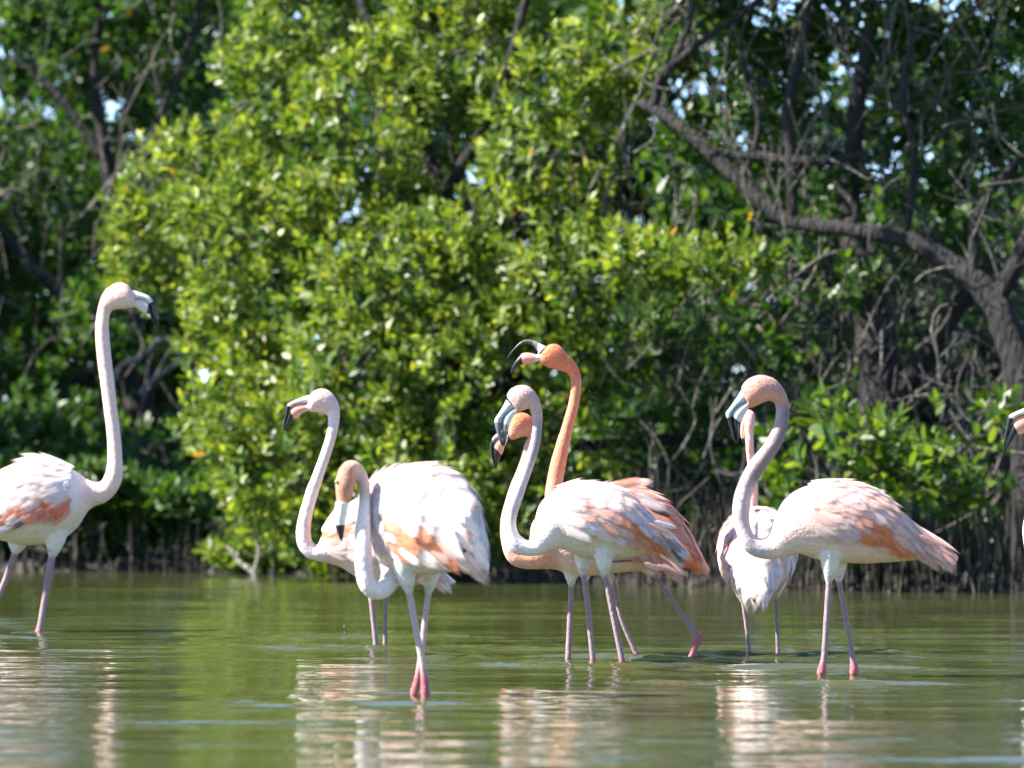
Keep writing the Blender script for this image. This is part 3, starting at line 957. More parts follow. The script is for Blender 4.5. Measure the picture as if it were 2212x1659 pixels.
def pairs(spec, d, vdir, d_off):
    """[(conv, topx, topy, botx, boty, k, colour_top, colour_bottom[, dd])] -> C, U, V, colours (2 per ring)"""
    rows = []
    dd = 0.0
    for s in spec:
        cv, tx, ty, bx, by, k, ct, cb = s[:8]
        if len(s) > 8: dd = s[8]
        a = np.array(P(*cv(tx, ty), d + dd)); b = np.array(P(*cv(bx, by), d + dd))
        U = (a - b) / 2
        hw = np.linalg.norm(U) * k
        rows.append(np.concatenate([(a + b) / 2, U, [hw], ct, cb]))
    return np.array(rows)


def ring_tube(R, vdir, seg=20):
    """R rows: C(3) U(3) hw colour_top(3) colour_bottom(3) already resampled"""
    V = np.asarray(vdir)[None] * R[:, 6:7]
    C, U = R[:, 0:3], R[:, 3:6]
    v, f, _ = sweep(C, U, V, seg)
    th = np.arange(seg) / seg * 2 * math.pi
    t = ((np.cos(th) + 1) / 2)[None, :, None]
    t = np.clip((t - .2) / .6, 0, 1)
    c = R[:, None, 7:10] * t + R[:, None, 10:13] * (1 - t)
    T = -np.gradient(C, axis=0); T = np.repeat(unit(T), seg, axis=0)
    return v, f, np.hstack([c.reshape(-1, 3), T])


def free_tube(cv, pts, d, cols, vdir, seg=16, sub=5, flat_=1.0, tdir=1):
    """pts (x, y, r, dd) in a zoom frame -> round tube with colours per station (top, bottom)"""
    A = []
    k = cv(1, 0)[0] - cv(0, 0)[0]
    for (x, y, r_, dd), c in zip(pts, cols):
        A.append(np.concatenate([P(*cv(x, y), d + dd), [r_ * k * (d + dd) / F], c]))
    A = resample(np.array(A), sub)
    C, U, V = tube_frames(A[:, :3], A[:, 3], vdir)
    T = -unit(np.gradient(A[:, :3], axis=0)) * tdir
    return sweep(C, U, V * flat_, seg, np.hstack([A[:, 4:7], T]))


def bill_part(name, cv, upper, lower, d, dd, hw, cols, root, parent=None, vdir=(0, -1, 0)):
    n = len(upper)
    A = []
    for i in range(n):
        a = np.array(P(*cv(*upper[i]), d + dd)); b = np.array(P(*cv(*lower[i]), d + dd))
        w_ = np.interp(i / (n - 1), [0, .45, .8, 1], hw)
        A.append(np.concatenate([(a + b) / 2, (a - b) / 2 * 1.02, [w_], cols[i]]))
    A = np.array(A)
    # colour edges stay crisp: resample the shape smoothly and the colour stepwise
    Rr = resample(A, 6)
    ci = np.clip(np.round(np.arange(len(Rr)) / 6 + .01), 0, n - 1).astype(int)
    v, f, c = sweep(Rr[:, :3], Rr[:, 3:6], np.asarray(vdir)[None] * np.maximum(Rr[:, 6:7], .0012), 12, A[ci, 7:10])
    me = mesh_np(name, v - np.array(root.location), f)
    set_col(me, c)
    return link(name, me, M_BILL, parent or root)


def eye(root, cv, x, y, d, dd, r_=0.0055):
    p = np.array(P(*cv(x, y), d + dd)) - np.array(root.location)
    def ball(name, rad, m, parent, off):
        v, f = [], []
        for i in range(7):
            a = math.pi * i / 6
            for j in range(10):
                b = 2 * math.pi * j / 10
                v.append((math.sin(a) * math.cos(b) * rad, math.cos(a) * rad, math.sin(a) * math.sin(b) * rad))
        for i in range(6):
            for j in range(10):
                f.append((i * 10 + j, i * 10 + (j + 1) % 10, (i + 1) * 10 + (j + 1) % 10, (i + 1) * 10 + j))
        o = link(name, mesh_np(name, v, f), m, parent)
        o.location = off
        return o
    e = ball('eye', r_, M_IRIS, root, p)
    ball('pupil', r_ * .55, M_PUPIL, e, (0, -r_ * .6, 0))


def leg_tubes(cv, leg, d, shank=SHANK):
    """thigh and shin stations in the zoom frame (x, y, r[, 'p']); then the drowned shank and foot"""
    out = []
    k = cv(1, 0)[0] - cv(0, 0)[0]
    dd = leg['dd']
    D = d + dd
    th = [(x, y, r_, dd) for x, y, r_ in leg['thigh']]
    out.append(free_tube(cv, th, d, [THIGH] * len(th), (0, -1, 0), 14, 5, tdir=-1))
    ce = th[-1]
    sh = [(ce[0], ce[1] - 20, leg['shin'][0][2] * .9, dd)] + [(s[0], s[1], s[2] * .86, dd) for s in leg['shin']]
    cl = [shank] + [JOINT if len(s) > 3 else shank for s in leg['shin']]
    # drowned part
    lx, ly, lr = leg['shin'][-1][:3]
    px, py = cv(lx, ly)
    w_ = np.array(P(px, py, D))
    foot = np.array([w_[0] + leg.get('fx', 0.02), D, -0.325])
    A = [np.concatenate([P(*cv(x, y), D), [r_ * k * D / F], c]) for (x, y, r_, _), c in zip(sh, cl)]
    A.append(np.concatenate([(w_ + foot) / 2, [.009], JOINT])); A.append(np.concatenate([foot, [.010], JOINT]))
    A = resample(np.array(A), 5)
    C, U, V = tube_frames(A[:, :3], A[:, 3])
    out.append(sweep(C, U, V, 12, np.hstack([A[:, 4:7], np.zeros((len(A), 3))])))
    for a in (-.5, 0, .5):
        t = foot + np.array([math.sin(a) * .07 + leg.get('face', -1) * .05, -math.cos(a) * .02 + math.sin(a) * .05, -.002])
        pp, uu, vv = tube_frames(np.array([foot, (foot + t) / 2, t]), [.009, .008, .004])
        out.append(sweep(pp, uu, vv, 6, [list(JOINT) + [0, 0, 0]] * 3))
    return out


def trunk_eval(R, t, th, vdir):
    """point and normal on the trunk; t in 0..1 along the rows of R (tail to breast)"""
    x = np.clip(t, 0, 1) * (len(R) - 1)
    i = min(int(x), len(R) - 2); f = x - i
    r_ = R[i] * (1 - f) + R[i + 1] * f
    dr = R[i + 1] - R[i]
    v = np.asarray(vdir)
    p = r_[0:3] + math.cos(th) * r_[3:6] + math.sin(th) * v * r_[6]
    dt = dr[0:3] + math.cos(th) * dr[3:6] + math.sin(th) * v * dr[6]
    dth = -math.sin(th) * r_[3:6] + math.cos(th) * v * r_[6]
    n = np.cross(dt, dth); n = unit(n)
    if n @ (p - r_[0:3]) < 0: n = -n
    return p, n, unit(dt), unit(dth)


def wing(root, R, vdir, side, t0, t1, th0, th1, colfun, seed, rows=12, cols_=9, L=(.125, .085), Wd=.038, lift=.03):
    """a folded wing: a thin shell over the flank with shingled feathers as its parts"""
    r = np.random.default_rng(seed)
    nu, nv = 16, 10
    V, Cc = [], []
    for i in range(nu):
        t = t0 + (t1 - t0) * i / (nu - 1)
        for j in range(nv):
            th = side * (th0 + (th1 - th0) * j / (nv - 1))
            p, n, dt, dth = trunk_eval(R, t, th, vdir)
            e = min(1, 3.2 * min(i, nu - 1 - i) / (nu - 1), 3.2 * min(j, nv - 1 - j) / (nv - 1) if th0 > .1 else 3.2 * (nv - 1 - j) / (nv - 1))
            V.append(p + n * (-.003 + .011 * e)); Cc.append(colfun(t, abs(th), r))
    Fc = [(i * nv + j, i * nv + j + 1, (i + 1) * nv + j + 1, (i + 1) * nv + j) for i in range(nu - 1) for j in range(nv - 1)]
    me = mesh_np('wing', np.array(V) - np.array(root.location), Fc)
    set_col(me, np.array(Cc))
    wg = link('wing', me, M_BODY, root)
    for i in range(rows):
        t = t0 + (t1 - t0) * (i + .5) / rows
        for j in range(cols_):
            s = (j + (.5 if i % 2 else 0) + r.normal(0, .12)) / cols_
            if s > 1: continue
            th = side * (th0 + (th1 - th0) * s)
            tt = min(max(t + r.normal(0, .012) + .05, 0), .95 - r.uniform(0, .02))
            p, n, dt, dth = trunk_eval(R, tt, th, vdir)
            down = dth * side
            dirn = -dt + down * (.18 + .42 * s + r.normal(0, .12))
            dirn = unit(dirn)
            ln = (L[0] + (L[1] - L[0]) * i / rows) * r.uniform(.85, 1.2)
            up = unit(n - dirn * -(lift + r.normal(0, .03)) * -1)
            dirn2 = unit(dirn + n * (lift * .55 + r.normal(0, .018)))
            put_feather(wg, root, p + n * (.006 + .0035 * i / rows) - dirn * ln * .15, dirn2, n + r.normal(0, .025, 3), ln, Wd * r.uniform(.8, 1.15), colfun(tt - .09, abs(th) + .06, r), 0 if i > rows * .45 else 1)
    return wg


def long_feathers(root, name, cv, lst, d, n0=(0, -1, .25)):
    """explicit feathers (rootx, rooty, tipx, tipy, width_px, colour, dd)"""
    k = cv(1, 0)[0] - cv(0, 0)[0]
    for (ax, ay, bx, by, wd, c, dd) in lst:
        a = np.array(P(*cv(ax, ay), d + dd)); b = np.array(P(*cv(bx, by), d + dd + .01))
        l = np.linalg.norm(b - a)
        put_feather(root, root, a, b - a, np.asarray(n0, float) + rng.normal(0, .12, 3), l, wd * k * d / F, np.asarray(c) * rng.uniform(.92, 1.06), 2, name)


def flamingo(label, d, foot_px, body, nb, legs, bills, eyes, colfun, vdir=(0, -1, 0), extra=(), tail=(), neck=None, legcv=None, shank=SHANK,
             wingp=None, voxel=.0042, seed=1, group='flamingos wading in the shallow water'):
    root = empty('flamingo', P(*foot_px, d))
    root.location.z = -0.33
    root.location.y = d
    tag(root, label, 'flamingo', group)
    vd = np.asarray(vdir, float); vd = vd / np.linalg.norm(vd)
    R = resample(pairs(body, d, vd, 0), 6)
    parts = [ring_tube(R, vd, 22)]
    if neck: parts += neck
    for lg_ in legs: parts += leg_tubes(legcv, lg_, d, shank)
    v, f, c = merge(parts)
    v = v - np.array(root.location)
    me, dm = remeshed(v, f, c, voxel)
    link('body', me, M_BODY, root)
    link('down', dm, M_DOWN, root)['kind'] = 'stuff'
    for b in bills: bill_part(*b[:1], b[1], b[2], b[3], d, b[4], b[5], b[6], root, None, b[7] if len(b) > 7 else (0, -1, 0))
    for e in eyes: eye(root, e[0], e[1], e[2], d, e[3] + .002, .0046)
    RT = R[:(nb - 1) * 6 + 1]
    wk = d / 18.0
    wp = dict(t0=.10, t1=.84, th0=.06, th1=1.85, rows=14, cols_=14)
    wp.update(wingp or {})
    wp['L'] = tuple(wk * q for q in wp.get('L', (.125, .085))); wp['Wd'] = wk * wp.get('Wd', .038)
    wing(root, RT, vd, 1, colfun=colfun, seed=seed, **wp)
    far = dict(wp); far['th1'] = min(wp['th1'], 1.25); far['cols_'] = 6; far['rows'] = max(6, wp['rows'] - 3)
    wing(root, RT, vd, -1, colfun=colfun, seed=seed + 50, **far)
    for t in tail: long_feathers(root, 'tail_feather', *t)
    return root


def cf(base, pinkc, patchc, patch, pinkness=.40, front=None, dark=None):
    """feather colour over the flank: patch = (t0, t1, th0, th1) of strong colour"""
    def fn(t, th, r):
        nz = math.sin(11 * t + 2.5 * th + 40 * pinkness) * math.sin(5.2 * th - 6 * t + 1) + .5 * math.sin(23 * t - 7 * th)
        c = mixc(base, pinkc, np.clip(pinkness + .28 * nz + r.normal(0, .06), 0, 1))
        a = patch
        inside = min((t - a[0]) / .07, (a[1] - t) / .07, (th - a[2]) / .14, (a[3] - th) / .12)
        q = np.clip(inside + .45 * nz + r.normal(0, .38), 0, 1) * (1 if inside > -.6 else 0)
        c = mixc(c, patchc, q * r.uniform(.75, 1))
        if front is not None:
            f2 = front
            ins = min((t - f2[0]) / .07, (f2[1] - t) / .07, (th - f2[2]) / .15, (f2[3] - th) / .15)
            c = mixc(c, f2[4], np.clip(ins + r.normal(0, .45), 0, 1) * .8)
        if dark is not None and t < dark[0] and dark[1] < th < dark[2]:
            c = mixc(c, DARK, .9 if r.random() < .6 else .2)
        return np.clip(c * r.uniform(.95, 1.04), 0, 1)
    return fn


def st(cv, rows, k, ct, cb):
    """stations with shared width factor and colours"""
    out = []
    for r_ in rows:
        out.append((cv, r_[0], r_[1], r_[2], r_[3], k, ct, cb) + ((r_[4],) if len(r_) > 4 else ()))
    return out


# ---- A: tall white bird at the left, facing right
bodyA = st(Z1, [(-165, 1085, -160, 1095), (-80, 985, -90, 1112), (-20, 905, -35, 1122), (60, 845, 40, 1142), (160, 813, 130, 1152), (250, 838, 230, 1135), (310, 872, 300, 1085)], .82, WHITE, CREAM) \
    + st(Z1, [(350, 900, 350, 1012), (390, 905, 410, 985), (408, 880, 450, 950), (418, 840, 478, 890), (420, 780, 477, 800), (415, 700, 468, 700)], .95, PALE, PALE) \
    + st(Z1, [(405, 620, 458, 620), (392, 520, 447, 520), (380, 430, 436, 430), (373, 350, 428, 350), (373, 285, 425, 285)], .95, PALE, PALE) \
    + st(Z1, [(385, 215, 432, 245), (405, 165, 450, 233), (440, 135, 490, 229), (475, 127, 515, 226), (500, 138, 527, 224), (517, 160, 530, 218), (522, 172, 530, 205)], .72, (0.8, .47, .38), PALE)
flamingo('tall white flamingo with straight raised neck walking right along the dark bank', 19.94, (85, 1365), bodyA, 7,
         [dict(thigh=[(75, 1110, 45), (66, 1150, 36), (60, 1180, 17)], shin=[(58, 1182, 15), (20, 1290, 15), (-15, 1370, 15), (-65, 1490, 16), (-70, 1510, 15)], dd=.04, face=1),
          dict(thigh=[(220, 1090, 48), (214, 1140, 38), (205, 1190, 18)], shin=[(203, 1192, 17), (180, 1330, 16), (158, 1465, 16), (152, 1492, 20, 'p'), (156, 1512, 16, 'p')], dd=-.03, face=1)],
         [('upper_bill', Z5, [(735, 455), (800, 475), (870, 500), (950, 525), (1020, 560), (1070, 610), (1115, 690), (1145, 780), (1165, 880), (1178, 960), (1150, 1050)],
           [(680, 600), (750, 608), (830, 606), (900, 612), (950, 632), (1000, 665), (1040, 715), (1058, 800), (1075, 890), (1100, 980), (1130, 1055)], 0, (.0135, .0115, .008, .002),
           [HORN] * 6 + [BLACK] * 5),
          ('lower_bill', Z5, [(690, 600), (760, 606), (850, 606), (930, 622), (990, 658), (1038, 715), (1058, 800), (1078, 900), (1110, 1000)],
           [(720, 735), (800, 748), (850, 785), (910, 825), (965, 862), (1020, 850), (1045, 900), (1070, 970), (1105, 1035)], 0, (.0125, .013, .008, .002),
           [(.7, .6, .55)] + [(0.72, .62, .55)] * 4 + [BLACK] * 4)],
         [(Z5, 592, 520, -.0185)], cf(WHITE, PALE, CORAL, (.42, .95, 1.45, 1.9), .3, front=(.8, 1, .9, 1.6, ROSE)), legcv=Z1, seed=11,
         tail=[(Z1, [(-40, 1040, -170, 1120, 40, DARK, -.07), (40, 1085, -60, 1100, 34, (.2, .2, .28), -.095), (105, 1050, 30, 1100, 26, DARK, -.112), (-60, 1000, -210, 1085, 60, WHITE, -.03), (-60, 1040, -190, 1100, 50, PALE, 0)], 19.94)])

# ---- B: pale bird behind, neck in an S, facing left
neckB = st(Z8, [(380, 1495, 320, 1632), (345, 1487, 255, 1592), (325, 1450, 205, 1520), (318, 1395, 186, 1430), (318, 1330, 190, 1350), (330, 1250, 203, 1280), (345, 1180, 222, 1200)], .95, PALE, WHITE) \
    + st(Z8, [(370, 1095, 250, 1110), (398, 1000, 280, 1005), (425, 915, 318, 915), (470, 780, 370, 780), (512, 655, 415, 655), (545, 540, 450, 540), (567, 430, 470, 420), (574, 320, 462, 357)], .95, PALE, WHITE) \
    + st(Z8, [(555, 235, 430, 343), (510, 165, 385, 335), (450, 126, 340, 326), (395, 122, 305, 325), (345, 142, 290, 310), (318, 172, 284, 292), (308, 192, 284, 270)], .74, (.8, .55, .48), PALE)
bodyB = st(Z2, [(857, 1036, 835, 1055), (770, 960, 760, 1040), (650, 830, 640, 1060), (540, 720, 560, 1060), (430, 672, 470, 1045), (340, 695, 390, 1020), (270, 745, 320, 975), (230, 800, 262, 955)], .8, WHITE, PALE) + neckB
billB = [('upper_bill', Z8, [(312, 178), (270, 187), (220, 205), (160, 232), (120, 253), (100, 275), (96, 315), (84, 375), (75, 435), (76, 485)],
          [(290, 252), (240, 254), (205, 257), (170, 264), (148, 280), (128, 305), (114, 345), (100, 395), (88, 445), (84, 490)], 0, (.013, .011, .007, .002), [(.8, .72, .7)] * 5 + [BLACK] * 5),
         ('lower_bill', Z8, [(292, 254), (240, 256), (200, 260), (165, 270), (140, 295), (122, 330), (106, 380), (93, 435), (86, 485)],
          [(290, 320), (255, 330), (228, 352), (205, 372), (178, 384), (155, 392), (130, 428), (108, 462), (90, 492)], 0, (.012, .0125, .008, .002), [HORN] + [BILLPINK] * 4 + [BLACK] * 4)]
legsB = [dict(thigh=[(450, 1000, 45), (452, 1060, 30), (454, 1105, 17)], shin=[(455, 1110, 16), (478, 1330, 16), (480, 1365, 16)], dd=-.03),
         dict(thigh=[(525, 1010, 40), (525, 1060, 28), (525, 1095, 16)], shin=[(525, 1100, 14), (522, 1330, 14), (522, 1365, 14)], dd=.03)]
flamingo('pale flamingo looking left, upright curved neck, its body hidden behind the preening one', 18.85, (820, 1389), bodyB, 8, legsB, billB,
         [(Z8, 365, 200, -.0175)], cf(WHITE, PALE, CORAL, (.75, 1.1, .9, 1.5), .4, front=(.2, .6, 1.3, 1.8, ORANGE)), legcv=Z2, seed=12, wingp=dict(t1=.93, rows=11),
         tail=[(Z2, [(760, 990, 855, 1045, 40, WHITE, 0), (750, 1000, 835, 1058, 36, PALE, -.02), (770, 1020, 815, 1052, 24, ROSE, -.04)], 18.85)])

# ---- C: large white bird in front, bent down with its neck in a U
bodyC = st(Z2, [(1018, 965, 1008, 1002, -.12), (978, 800, 930, 985, -.10), (930, 640, 850, 990, -.07), (850, 540, 760, 1003, -.03), (740, 495, 670, 1000, 0), (630, 498, 600, 990, .04),
                (530, 528, 540, 970, .07), (462, 585, 490, 930, .09), (422, 660, 450, 880, .10), (405, 730, 420, 820, .105)], .74, WHITE, CREAM)
vC = (-0.24, -0.971, 0)
nC = [(520, 850, 60, .08), (548, 950, 54, .05), (550, 1015, 47, .03), (524, 1066, 43, .0), (480, 1084, 42, -.02), (440, 1055, 42, -.03), (424, 990, 43, -.03), (418, 900, 42, -.03), (416, 800, 38, -.02),
      (422, 710, 32, -.01), (426, 640, 28, 0), (420, 580, 28, 0), (403, 525, 30, 0), (370, 499, 35, -.005), (345, 512, 39, -.01), (335, 548, 45, -.015), (332, 590, 46, -.02), (328, 632, 39, -.02), (320, 668, 29, -.02), (318, 690, 24, -.02)]
cC = [WHITE, (.8, .66, .55), (.78, .62, .5), WHITE, WHITE, WHITE, WHITE, WHITE, WHITE, WHITE, (.62, .5, .46), (.55, .42, .38), (.6, .42, .34), (.66, .42, .3), TAN, TAN, TAN, (.55, .25, .16), (.54, .27, .18), (.6, .42, .34)]  # beige near the breast: shade on the lower limb put into its colour
flamingo('big fluffed white flamingo bent low with tan head pointing down and crossed legs', 14.85, (910, 1507), bodyC, 10,
         [dict(thigh=[(610, 900, 48), (612, 960, 56), (622, 1020, 44), (636, 1085, 22)], shin=[(637, 1090, 21), (672, 1280, 20), (698, 1420, 20), (708, 1500, 22, 'p'), (713, 1555, 27, 'p'), (715, 1575, 27, 'p'), (714, 1600, 22, 'p')], dd=-.015),
          dict(thigh=[(745, 940, 55), (738, 1020, 40), (728, 1085, 19)], shin=[(727, 1090, 18), (708, 1250, 18), (694, 1390, 19), (676, 1500, 21, 'p'), (663, 1555, 25, 'p'), (661, 1575, 25, 'p'), (664, 1600, 21, 'p')], dd=.06)],
         [('upper_bill', Z2, [(287, 662), (284, 700), (282, 740), (284, 757), (290, 790), (302, 825), (314, 850)], [(352, 664), (346, 700), (336, 740), (333, 757), (330, 790), (325, 825), (318, 850)], -.03, (.0145, .013, .009, .002),
           [(.8, .76, .68)] * 4 + [BLACK] * 3),
          ('lower_bill', Z2, [(296, 665), (294, 700), (293, 745), (297, 790), (308, 835)], [(344, 668), (340, 700), (330, 745), (326, 790), (316, 835)], -.01, (.013, .012, .008, .002), [HORN] * 3 + [BLACK] * 2)],
         [(Z2, 293, 565, -.035)], cf(WHITE, PALE, ORANGE, (.20, .56, 1.64, 2.2), .28, front=(.05, .3, .9, 1.5, PALE), dark=(.16, 1.35, 1.9)), vdir=vC,
         neck=[free_tube(Z2, nC, 14.85, cC, (0, -1, 0), 18, 5)], legcv=Z2, seed=13, wingp=dict(t0=.06, t1=.95, th1=2.25, rows=13, cols_=12, L=(.135, .09), Wd=.05, lift=.07), shank=(.55, .4, .38),
         tail=[(Z2, [(930, 860, 1030, 1015, 48, WHITE, -.20), (900, 900, 1000, 1012, 44, PALE, -.20), (940, 820, 1020, 950, 44, WHITE, -.21), (870, 850, 960, 985, 42, PALE, -.19), (890, 880, 945, 972, 26, DARK, -.195),
                     (850, 800, 960, 930, 40, WHITE, -.19), (900, 730, 995, 850, 44, WHITE, -.20), (880, 760, 985, 815, 40, WHITE, -.195), (860, 930, 985, 1008, 36, PALE, -.17)], 14.85)])

# ---- D: coral bird with open bill, behind
bodyD = st(Z3, [(1112, 1150, 1100, 1192), (1020, 1010, 1000, 1150), (930, 875, 900, 1158), (820, 795, 800, 1168), (700, 762, 680, 1172), (590, 768, 570, 1165), (490, 795, 480, 1130)], .72, PINK, PINK) \
    + st(Z3, [(440, 830, 400, 1060), (420, 815, 360, 960), (416, 785, 338, 880), (415, 755, 331, 800)], .9, ROSE, ROSE) \
    + st(Z6, [(1010, 1530, 830, 1540), (1035, 1400, 870, 1400), (1060, 1260, 912, 1260), (1085, 1140, 952, 1145), (1115, 1030, 985, 1030), (1142, 925, 1018, 925), (1160, 830, 1040, 835), (1174, 720, 1055, 735), (1178, 620, 1060, 650)], .95, (.78, .27, .15), (.78, .27, .15)) \
    + st(Z6, [(1165, 530, 1050, 585), (1135, 450, 1020, 535), (1075, 370, 950, 508), (1010, 305, 860, 487), (950, 240, 800, 468), (890, 208, 745, 442), (830, 212, 712, 415), (795, 235, 700, 380), (775, 255, 705, 345)], .72, CORAL, (.78, .26, .14))
WINGD = [(700, 760, 875, 735, 60, PALE, -.06), (640, 765, 840, 728, 60, ROSE, -.08), (720, 790, 905, 840, 64, PINK, -.08), (760, 800, 955, 905, 60, (.8, .66, .62), -.09), (830, 870, 960, 915, 34, DARK, -.10),
         (760, 860, 1000, 985, 70, ROSE, -.10), (740, 900, 990, 1040, 70, ROSE, -.105), (840, 930, 1060, 1085, 70, ROSE, -.11), (860, 980, 1085, 1130, 64, CORAL, -.12), (900, 1000, 1112, 1145, 58, CORAL, -.11), (900, 1030, 1115, 1195, 60, ORANGE, -.12),
         (880, 1040, 1080, 1180, 56, ORANGE, -.13), (860, 1050, 1045, 1165, 52, CORAL, -.14), (780, 830, 925, 890, 50, PALE, -.115)]
flamingo('coral-necked flamingo calling with its bill wide open, ruffled wing feathers and a trailing leg', 17.68, (1440, 1409), bodyD, 7,
         [dict(thigh=[(600, 1130, 45), (630, 1185, 30), (652, 1205, 17)], shin=[(655, 1208, 14), (690, 1380, 14), (752, 1530, 15), (766, 1560, 17, 'p'), (772, 1590, 14, 'p')], dd=.03),
          dict(thigh=[(800, 1110, 50), (825, 1155, 32), (846, 1180, 17)], shin=[(850, 1182, 15), (950, 1325, 15), (1035, 1448, 17), (1058, 1475, 26, 'p'), (1050, 1500, 25, 'p'), (1030, 1565, 17, 'p'), (1022, 1595, 16, 'p')], dd=-.03)],
         [('upper_bill', Z6, [(788, 240), (730, 210), (670, 180), (610, 163), (560, 160), (510, 180), (470, 213), (430, 258), (388, 308), (352, 372)],
           [(690, 330), (690, 290), (650, 238), (600, 208), (560, 203), (515, 218), (475, 246), (437, 282), (400, 326), (362, 376)], 0, (.0135, .011, .007, .002), [HORN, HORN, (.3, .29, .3), (.14, .135, .14), (.10, .10, .105), (.05, .05, .055), BLACK, BLACK, BLACK, BLACK]),
          ('lower_bill', Z6, [(735, 300), (690, 325), (640, 310), (580, 300), (525, 308), (492, 338), (452, 388), (420, 442), (392, 530)],
           [(720, 400), (690, 405), (640, 420), (590, 432), (545, 442), (508, 440), (470, 455), (432, 490), (402, 535)], 0, (.0125, .0135, .008, .002), [HORN, HORN, BILLPINK, BILLPINK, BILLPINK, BLACK, BLACK, BLACK, BLACK])],
         [(Z6, 808, 306, -.0175)], cf(PINK, ROSE, ORANGE, (.0, .3, 1.0, 2.0), .35, front=(.2, .6, .6, 1.3, CORAL)), legcv=Z3, seed=14, wingp=dict(t1=.9, rows=9, cols_=8),
         tail=[(Z3, WINGD, 17.68)])

# ---- E: coral bird with only head and lower neck in view, between D and F
bodyE = st(Z3, [(1005, 1172, 1000, 1190), (900, 1085, 880, 1160), (780, 985, 760, 1165), (650, 895, 630, 1180), (520, 850, 540, 1190), (400, 850, 470, 1190), (320, 880, 420, 1172)], .62, PINK, PALE) \
    + st(Z3, [(268, 940, 370, 1158), (258, 1005, 300, 1158), (245, 1040, 240, 1156), (215, 1045, 180, 1140), (195, 1020, 140, 1090), (185, 960, 120, 1000), (190, 900, 122, 920), (205, 830, 140, 845), (225, 765, 165, 765), (250, 690, 195, 690), (272, 620, 220, 615), (288, 550, 240, 550)], .9, ROSE, PINK) \
    + st(Z6, [(690, 1200, 600, 1270), (685, 1120, 588, 1236), (650, 1045, 545, 1232), (590, 990, 480, 1250), (530, 968, 430, 1268), (470, 975, 390, 1262), (425, 1005, 370, 1240), (400, 1050, 362, 1215), (385, 1090, 360, 1190)], .74, CORAL, ROSE)
flamingo('coral-headed flamingo looking out beneath the bill of the grey-necked one', 17.4, (1232, 1421), bodyE, 7,
         [dict(thigh=[(450, 1130, 45), (455, 1185, 32), (457, 1225, 19)], shin=[(457, 1228, 17), (450, 1400, 17), (443, 1560, 18), (442, 1620, 18)], dd=.0),
          dict(thigh=[(520, 1130, 40), (522, 1180, 28), (524, 1210, 15)], shin=[(525, 1215, 14), (545, 1400, 14), (562, 1620, 14)], dd=.06)],
         [('upper_bill', Z6, [(395, 1060), (340, 1120), (290, 1165), (240, 1203), (200, 1240), (176, 1295), (168, 1350), (175, 1430), (197, 1510), (226, 1588)],
           [(365, 1195), (330, 1218), (290, 1238), (245, 1258), (212, 1295), (194, 1345), (190, 1395), (198, 1450), (214, 1515), (232, 1590)], 0, (.013, .011, .007, .002), [HORN, (.8, .6, .52), (.8, .6, .52), (.75, .6, .55), (.3, .3, .3), BLACK, BLACK, BLACK, BLACK, BLACK]),
          ('lower_bill', Z6, [(365, 1200), (325, 1222), (280, 1244), (235, 1268), (206, 1310), (194, 1380), (200, 1450), (214, 1520), (232, 1588)],
           [(362, 1268), (345, 1310), (328, 1345), (312, 1395), (296, 1432), (282, 1440), (270, 1480), (252, 1540), (236, 1592)], 0, (.0125, .013, .008, .002), [HORN, HORN, BILLPINK, BILLPINK, BILLPINK, BLACK, BLACK, BLACK, BLACK])],
         [(Z6, 402, 1100, -.0175)], cf(PINK, PALE, ROSE, (.1, .5, 1.2, 1.8), .4), legcv=Z3, seed=15, wingp=dict(rows=8, cols_=7, th1=1.7),
         tail=[(Z3, [(890, 1130, 1000, 1190, 40, PALE, -.03), (860, 1140, 960, 1172, 36, PINK, -.05), (800, 1130, 905, 1165, 36, PALE, -.06), (640, 1120, 790, 1108, 22, DARK, -.085)], 17.4)])

# ---- F: pale bird in front of the trio, grey-white neck in an S
bodyF = st(Z3, [(1008, 1098, 1000, 1114), (935, 1012, 925, 1092), (860, 938, 850, 1086), (760, 845, 760, 1100), (650, 775, 660, 1110), (530, 755, 570, 1104), (430, 764, 490, 1096), (350, 800, 440, 1070)], .78, PALE, CREAM) \
    + st(Z3, [(303, 855, 405, 1062), (283, 925, 375, 1068), (270, 990, 340, 1082), (255, 1018, 290, 1094), (230, 1008, 225, 1093), (208, 988, 165, 1070), (196, 945, 134, 990)], .88, WHITE, WHITE) \
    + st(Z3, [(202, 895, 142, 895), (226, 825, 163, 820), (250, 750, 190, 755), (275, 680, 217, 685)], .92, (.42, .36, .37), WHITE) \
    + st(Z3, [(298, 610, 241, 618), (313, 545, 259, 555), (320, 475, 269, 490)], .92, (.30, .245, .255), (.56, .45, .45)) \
    + st(Z6, [(748, 1000, 630, 1040), (742, 920, 610, 950), (718, 838, 595, 925), (682, 765, 570, 930), (635, 706, 535, 945), (575, 670, 505, 955), (510, 661, 480, 965), (440, 680, 462, 960), (385, 718, 455, 945), (352, 772, 440, 920), (362, 810, 430, 895)], .74, (.60, .38, .34), (.74, .46, .36))  # grey along the right of the neck: part plumage, part painted shade
